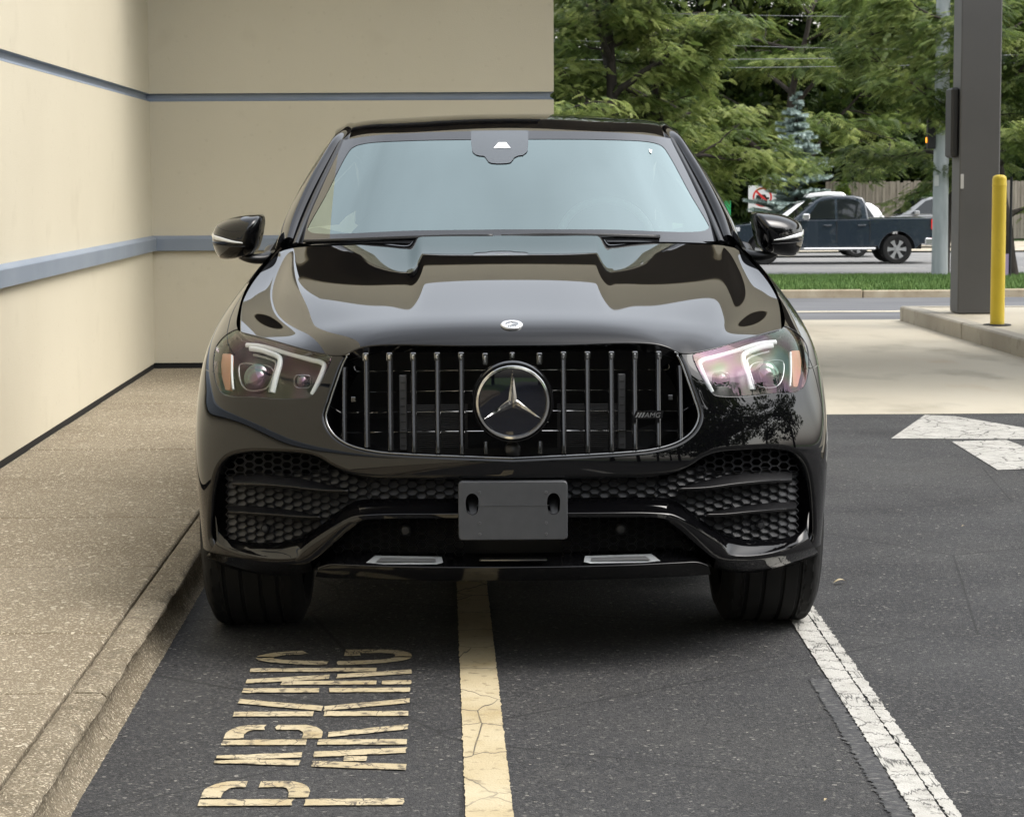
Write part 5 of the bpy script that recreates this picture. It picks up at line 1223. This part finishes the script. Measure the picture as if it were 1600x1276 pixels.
n_ = len(pathT); mid = lambda A, B, t: [(a[0] + t * (b[0] - a[0]), a[1] + t * (b[1] - a[1])) for a, b in zip(A, B)]
OT = np.array([.050, .050, .050, .052, .054, .056, .056, .056, .056, .056, .056, .055, .05])
loft([(pathT, OT), (mid(pathT, pathC, .06), OT * .8), (mid(pathT, pathC, .55), OT * .36), (mid(pathT, pathC, .93), .004), (pathC, -.001), (mid(pathC, pathD, .15), -.003), (mid(pathC, pathD, .85), -.001), (pathD, .003), (mid(pathD, pathE, .12), .014), (mid(pathD, pathE, .5), .055), (pathE, .105), (pathE, .16)], 'lower_blade', PAINT)
# corner skirts under the blade and the splitter lip
lipT = [(0, 864), (120, 863), (200, 861), (255, 858), (280, 862), (300, 876)]
lipC = [(0, 886), (120, 885), (200, 883), (260, 880.5), (288, 880), (304, 885)]
lipD = [(0, 889), (120, 888), (200, 886), (262, 884), (290, 885), (306, 890)]
lipE = [(0, 907), (120, 906), (200, 904), (262, 902), (292, 900.5), (309, 899)]
loft([(lipT, .10), (mid(lipT, lipC, .9), .012), (lipC, -.002), (mid(lipC, lipD, .5), -.004), (lipD, .000), (mid(lipD, lipE, .92), .034), (lipE, .045), (lipE, .2)], 'splitter_lip', GLOSS)
# rolled front edge of the lip
q_ = catmull(lipC, 6); q_ = np.vstack([q_[:0:-1] * [-1, 1], q_]); V, Fq = tube(np.array([low(a, b + .5, -.0045) for a, b in q_]), .0026, 8, upv=(0, 1, 0)); mobj('lip_edge', V, Fq, PAINT, CAR, True)
# bright skid inserts
for s, mx in both:
    def plate(pts, off, name, mat, th=.01, parent=CAR):
        P = np.array([low(a, b, o_) for (a, b), o_ in zip(pts, np.broadcast_to(off, (len(pts),)))]) * mx; n = len(P); Q = P + np.array([0, th, 0]); m_ = MB(); m_.add(list(P) + list(Q), [tuple(range(n)), tuple(range(n, 2 * n))[::-1]] + [(i, (i + 1) % n, n + (i + 1) % n, n + i) for i in range(n)]); return fixn(m_.build(name, mat, parent))
    o1 = plate([(233, 879.5), (216, 867), (112, 869.5), (110, 878), (120, 880.5)], [.014, .055, .045, .012, .008], 'skid_insert', pm('satin_silver', (.45, .475, .49), .3, .3))
    plate([(214, 875.5), (207, 870.5), (122, 872.5), (121, 876.5)], [.018, .034, .026, .014], 'insert_slot', pm('slot_grey', (.16, .165, .17), .4, .4), .01, o1)
m = MB(); a = low(-53, 877, .012); b_ = low(53, 871, .012); m.box(a[0], b_[0], .005, .03, a[2], b_[2], .004); m.build('lip_slot', DKCHROME, CAR)

# ---- intake meshes: hexagonal cells set back in the openings
def honeycomb(region, off, name, mat, px_=17., py_=9.2, deep=.022, floor=True, x0=0., y0=0., mirror=True, mx=None, tilt=.8, wall=.80):
    reg = np.array(region); V = []; Fq = []; lo = reg.min(0); hi = reg.max(0); s_ = px_ / 1.5 / 2 * 1.0
    nx = int((hi[0] - lo[0]) / (1.5 * s_)) + 3; ny = int((hi[1] - lo[1]) / py_) + 3; C = []
    for i in range(-1, nx):
        for j in range(-1, ny * 1):
            cx_ = lo[0] + i * 1.5 * s_ * 1.0; cy_ = lo[1] + j * py_ + (py_ / 2 if i % 2 else 0); C.append((cx_, cy_))
    C = np.array(C); k = sdf(reg, C[:, 0], C[:, 1]) > -s_ * .30; C = C[k]
    hx = np.array([(s_, 0), (s_ / 2, py_ / 2), (-s_ / 2, py_ / 2), (-s_, 0), (-s_ / 2, -py_ / 2), (s_ / 2, -py_ / 2)])
    for cx_, cy_ in C:
        b0 = len(V)
        for (a, b) in hx: V.append(low(cx_ + a, cy_ + b, off))
        for (a, b) in hx * wall: V.append(low(cx_ + a, cy_ + b, off - .003))
        for (a, b) in hx * wall * .93:
            t_ = (1 - (b / (py_ / 2 * wall * .93))) / 2          # 1 at the top of the cell, 0 at the bottom
            V.append(low(cx_ + a, cy_ + b, off + (deep * (1 - tilt + tilt * t_) if floor else deep)))
        for e in range(6):
            e2 = (e + 1) % 6; Fq += [(b0 + e, b0 + e2, b0 + 6 + e2, b0 + 6 + e), (b0 + 6 + e, b0 + 6 + e2, b0 + 12 + e2, b0 + 12 + e)]
        if floor: Fq.append(tuple(b0 + 12 + e for e in range(6)))
    V = np.array(V) * (mx if mx is not None else 1); return fixn(mobj(name, V, Fq, mat, CAR, False))
for s, mx in both:
    honeycomb([(85, 752), (218, 750), (218, 779), (85, 779)], .045, 'centre_mesh', PLAST, 29, 11.5, .012, mx=mx, tilt=.9, wall=.90)
    honeycomb([(221, 750), (262, 742), (292, 726), (320, 736), (440, 742), (446, 760), (447, 843), (345, 846), (318, 838), (292, 815), (262, 790), (240, 780), (221, 779)], .060, 'intake_mesh', PLAST, 29, 11.5, .012, mx=mx, tilt=.9, wall=.90)
    honeycomb([(290, 722), (312, 712), (365, 706), (418, 706), (440, 716), (446, 738), (380, 738), (320, 733), (280, 738)], .052, 'intake_upper_mesh', PLAST, 29, 12, .03, False, mx=mx, wall=.86)
    honeycomb([(84, 815), (210, 814), (236, 820), (256, 834), (272, 856), (84, 860)], .085, 'lower_mesh', SATIN, 29, 12, .02, False, mx=mx, wall=.84)
    # fins
    for Tt, Cc in (([(437, 739), (400, 738.5), (350, 742), (300, 752), (262, 763)], [(437, 752), (400, 753.5), (350, 757.5), (300, 763.5), (258, 765)]), ([(444, 787), (410, 787), (370, 791), (330, 797), (305, 803.5)], [(444, 796), (410, 798.5), (370, 801.5), (330, 805), (302, 805.5)])):
        Ee = [(a, b + 4) for a, b in Cc]
        loft([(Tt, .062), (mid(Tt, Cc, .35), .040), (mid(Tt, Cc, .85), .012), (Cc, .006), (mid(Cc, Ee, .5), .008), (Ee, .03), (Ee, .07)], 'intake_fin', PLAST if False else SATIN, mirror=False, mx=mx, angle=50)
        q_ = catmull(Cc, 6)[3:]; V, Fq = tube(np.array([low(a, b, .004) for a, b in q_]) * mx, .0022, 8, upv=(0, 1, 0)); mobj('fin_edge', V, Fq, GLOSS, CAR, True)
    # backing panels
    P = np.array([[low(d, 700, .125), low(d, 878, .15)] for d in np.linspace(0, 455, 30)]).reshape(-1, 3) * mx; mobj('intake_backing', P, rgrid(30, 2), M_DARK, CAR, True)
    # parking sensors
    for (d, py, o_, r_a, mt) in ((168, 827, .055, .0135, SATIN), (387, 822.5, .050, .010, PLAST)):
        c = low(d, py, o_) * mx; V, Fq = lathe([(r_a * 1.5, .03), (r_a * 1.45, .0), (r_a * 1.15, -.006), (r_a, -.004), (r_a * .82, -.008), (.0005, -.009)], 24, 'y'); mobj('parking_sensor', V + c, Fq, mt, CAR, True, angle=40)

# ---- licence plate bracket
M_PLATE = noisy('bracket_plastic', [(.3, (.046, .049, .055)), (.7, (.056, .059, .065))], 30, .45, .2, 700, dist=.0005)
A = at(-86, 752, -.02); Bq = at(85, 843.5, -.02); pw, ph = Bq[0] - A[0], A[2] - Bq[2]; pc = (A + Bq) / 2
PB = empty('plate_bracket', tuple(pc)); PB.parent = CAR
PV = []; pr = [(rrect(pw, ph, .012, 6), .035), (rrect(pw, ph, .012, 6), .004), (rrect(pw - .005, ph - .005, .0105, 6), .0)]
for R_, yy_ in pr: PV += [(a, yy_, b) for a, b in R_]
nR = 24; Fp = [tuple(q) for q in rgrid(3, nR, True)]
# front face with two oblong pockets cut out: outer ring + pockets triangulated by bmesh
import bmesh
bm = bmesh.new(); 
outer = [(a, b) for a, b in rrect(pw - .005, ph - .005, .0105, 6)]
def pocket(cx_): return [(cx_ + .0195 * cos(t) * (1 if sin(t) > 0 else .95), .022 + (.030 if sin(t) > 0 else .034) * np.sign(sin(t)) * abs(sin(t)) ** (.8 if sin(t) > 0 else .55)) for t in np.linspace(0, 2 * pi, 28, endpoint=False)]
pk = [pocket(-.119), pocket(.119)]
loops = [outer] + pk; edges = []
for Lp in loops:
    vs_ = [bm.verts.new((a, 0, b)) for a, b in Lp]; edges += [bm.edges.new((vs_[i], vs_[(i + 1) % len(vs_)])) for i in range(len(vs_))]
bmesh.ops.triangle_fill(bm, edges=edges, use_beauty=True)
bm.verts.ensure_lookup_table(); bm.verts.index_update(); fv = [tuple(v.co) for v in bm.verts]; ff_ = [tuple(v.index for v in f_.verts) for f_ in bm.faces]; bm.free()
m = MB(); m.add(PV, Fp); m.add(fv, ff_); fixn(m.build('panel', M_PLATE, PB, True, angle=30))
for Lp in pk:
    n = len(Lp); cxp = np.mean([a for a, b in Lp]); m = MB()
    m.add([(a, 0, b) for a, b in Lp] + [(cxp + (a - cxp) * .90, .055 if b > -.004 else .012, b * .97) for a, b in Lp], [(i, (i + 1) % n, n + (i + 1) % n, n + i) for i in range(n)] + [tuple(range(n, 2 * n))]); fixn(m.build('pocket', SATIN, PB, True, angle=50))
for (a, b) in ((-.097, .054), (.097, .054), (-.097, -.036), (.097, -.036), (-.097, -.069), (.097, -.069)):
    V, Fq = lathe([(.0048, .002), (.0046, -.0008), (.0026, -.0012), (.0022, .003), (.0004, .003)], 14, 'y'); mobj('screw_boss', V + np.array([a, 0, b]), Fq, pm('boss_grey', (.09, .094, .10), .35), PB, True, angle=40)
m = MB(); m.box(-.105, .105, -.0012, .001, .0150, .0165); m.build('seam', M_PLATE, PB)

# ---- mirrors
for s, mx in both:
    MR = empty('door_mirror'); MR.parent = CAR
    out = catmull([(452, 346), (428, 337), (395, 333), (385, 334), (382, 340), (384, 360), (388, 376), (393, 388), (402, 396), (425, 402), (450, 402.5), (458, 394), (464, 376), (463, 362), (459, 352)], 5, True)
    y0 = 1.98; cx_, cy_ = 424, 368; rows_ = []
    for r_a, dp in ((1.0, .10), (1.0, .03), (.985, -.002), (.95, -.03), (.88, -.056), (.76, -.082), (.60, -.101), (.40, -.114), (.2, -.120), (.02, -.122)):
        sh = 8 * (1 - r_a)
        rows_.append([at(cx_ - sh + (a - cx_ + sh * 0) * r_a, cy_ + (b - cy_) * r_a, y0) + np.array([0, dp + .0009 * (a - cx_) * r_a, 0]) for a, b in out])
    R_ = np.array(rows_) * mx; fixn(mobj('housing', R_.reshape(-1, 3), rgrid(R_.shape[0], R_.shape[1], True), PAINT, MR, True))
    gl_ = R_[0].mean(0); mobj('mirror_glass', R_[0] * .98 + gl_ * .02 - np.array([0, .004, 0]), [tuple(range(len(out)))], CHROME, MR, False)
    # lamp strip curved over the housing
    def onm(d, py):
        # find depth on housing by radial interpolation
        Lr = np.array([[(a - cx_), (b - cy_)] for a, b in out]); ang = math.atan2(py - cy_, d - cx_); k = np.argmin(abs(((np.arctan2(Lr[:, 1], Lr[:, 0]) - ang + pi) % (2 * pi)) - pi)); rr = min(math.hypot(d - cx_, py - cy_) / np.linalg.norm(Lr[k]), 1.)
        dep = np.interp(rr, [.02, .2, .4, .6, .76, .88, .95, .985, 1.], [-.122, -.120, -.114, -.101, -.082, -.056, -.03, -.002, .01]); return at(d, py, y0) + np.array([0, dep + .0009 * (d - cx_) - .004, 0])
    pa = [(463, 364), (455, 368), (440, 371), (425, 374), (409, 376)]
    Pp = catmull(np.array([onm(*q_) for q_ in pa]), 6) * mx; nq = len(Pp); V, Fq = sweep(Pp, rrect(.016, .008, .0038, 3), np.array([s * .3, -1., 0]), np.interp(np.arange(nq), [0, nq * .3, nq - 1], [.9, 1., .25])); fixn(mobj('indicator', V, Fq, pm('indicator_clear', (.70, .71, .70), .12, 0, 1.), MR, True, angle=60))
    pa = [(461, 377), (450, 379.5), (430, 381), (408, 381.5), (394, 381)]
    Pp = catmull(np.array([onm(*q_) + np.array([0, .0025, 0]) for q_ in pa]), 6) * mx; V, Fq = tube(Pp, .0022, 6); mobj('housing_seam', V, Fq, SATIN, MR, True)
    st = catmull([at(418, 396, 2.0), at(404, 401, 2.0), at(385, 402, 2.02), at(370, 398, 2.05), at(362, 388, 2.1)], 6) * mx; V, Fq = tube(st, np.linspace(.030, .045, len(st)), 14, True, .55); mobj('stalk', V, Fq, SATIN, MR, True)
    m = MB(); a = at(366, 372, 1.98) * mx; m.add([tuple(p * mx) for p in (at(372, 390, 1.98), at(361, 372, 1.92), at(350, 384, 1.82), at(366, 398, 1.84), at(367, 392, 2.15), at(354, 362, 2.05))], [(0, 1, 2, 3), (0, 4, 5, 1)]); fixn(m.build('mount_panel', SATIN, MR))

# ---- wheels
M_RIMB = pm('rim_black', (.02, .02, .021), .25, .6)
def car_wheel(x, y, s):
    T = empty('wheel', (x, y, WZ)); T.parent = CAR; w = .305; r = WZ + .002; p = []
    for k in range(-40, 41):
        a = k / 40 * w / 2; t = abs(a) / (w / 2); rr = r - .004 * t ** 2 - (.040 * max(0, (t - .80) / .20) ** 2.2)
        if any(abs(a - g_) < .0052 for g_ in (-.085, -.03, .03, .085)): rr -= .008
        p.append((rr, a))
    p = [(r * .74, -w / 2 + .02), (r * .80, -w / 2 - .004), (r * .86, -w / 2 - .006)] + p + [(r * .86, w / 2 + .006), (r * .80, w / 2 + .004), (r * .74, w / 2 - .02)]
    V, Fq = lathe(p, 96, 'x'); V = V.reshape(len(p), 96, 3)
    # sipes across the shoulders
    for j in range(len(p)):
        a = abs(p[j][1])
        if .092 < a < .142:
            for k in range(0, 96, 3): V[j, (k + (1 if p[j][1] > 0 else 0) + int(a * 40)) % 96] *= np.array([1, .985, .985])
    mobj('tyre', V.reshape(-1, 3), Fq, M_TYRE, T, True, angle=30)
    V, Fq = lathe([(r * .75, s * (w / 2 - .01)), (r * .72, s * (w / 2 - .015)), (r * .70, s * (w / 2 - .10)), (.001, s * (w / 2 - .11))], 64, 'x'); mobj('rim', V, Fq, M_RIMB, T, True, angle=40)
    for k in range(10):
        a = 2 * pi * k / 10; m_ = MB(); P = []
        for rr, hw_ in ((r * .08, .02), (r * .4, .016), (r * .73, .024)):
            for q_ in (-hw_, hw_): P.append((s * (w / 2 - .03 + .02 * (rr / r)), rr * cos(a) - q_ * sin(a), rr * sin(a) + q_ * cos(a)))
        m_.add(P + [(u - s * .04, v, w_) for u, v, w_ in P], [(0, 1, 3, 2), (2, 3, 5, 4), (0, 2, 8, 6), (2, 4, 10, 8), (1, 7, 9, 3), (3, 9, 11, 5)]); fixn(m_.build('spoke', M_ALLOY, T))
    V, Fq = lathe([(.05, s * (w / 2 - .02)), (.045, s * (w / 2 - .008)), (.001, s * (w / 2 - .006))], 24, 'x'); mobj('centre_cap', V, Fq, M_RIMB, T, True, angle=40)
for s in (-1, 1): car_wheel(s * .832, WF, s); car_wheel(s * .84, WR, s)
# wheel-house liners
for s in (-1, 1):
    for yy in (WF, WR):
        tq = np.linspace(radians(0), radians(178), 30); V = [(s * xx, yy + .445 * cos(t), WZ + .445 * sin(t)) for xx in (.60, .945) for t in tq] ; mobj('wheel_liner', V, rgrid(2, 30), M_DARK, CAR, True)
        mobj('liner_wall', [(s * .60, yy, WZ + .1)] + [(s * .60, yy + .445 * cos(t), WZ + .445 * sin(t)) for t in tq], [(0, i + 1, i + 2) for i in range(29)], M_DARK, CAR, False)
# bumper closing panel below the intakes
P = np.array([[low(d, 880, .16), low(d, 880, .16) + np.array([0, .9, .03])] for d in np.linspace(-330, 330, 30)]).reshape(-1, 3); mobj('lip_undertray', P, rgrid(30, 2), M_DARK, CAR, True)

# ------------------------------------------------------------------ small litter on the asphalt
M_DRY = noisy('dry_leaf', [(.3, (.42, .33, .18)), (.7, (.58, .50, .34))], 30, .7)
for (qx, qy, sc, rz, lab) in ((1313, 911, .052, .15, 'curled pale dry leaf on the asphalt beside the right front tyre'), (1290, 1251, .016, 1., 'tiny yellow leaf fragment between the painted lines near the photo bottom'), (1505, 823, .018, .4, 'tiny yellow leaf fragment on the asphalt right of the car')):
    g0 = ground(qx, qy, .004); n = 9; V = []
    for i in range(n):
        t = i / (n - 1); w = .22 * sin(pi * t) ** .8
        for k in (-1, 0, 1): V.append(((t - .5) * sc, k * w * sc, (.10 * k * k * w + .10 * sin(3 * t)) * sc * 2 + .003))
    o = mobj('fallen_leaf', V, rgrid(n, 3), M_DRY, None, True); o.location = tuple(g0); o.rotation_euler = (0, 0, rz); tag(o, lab, 'leaf', 'fallen leaves')
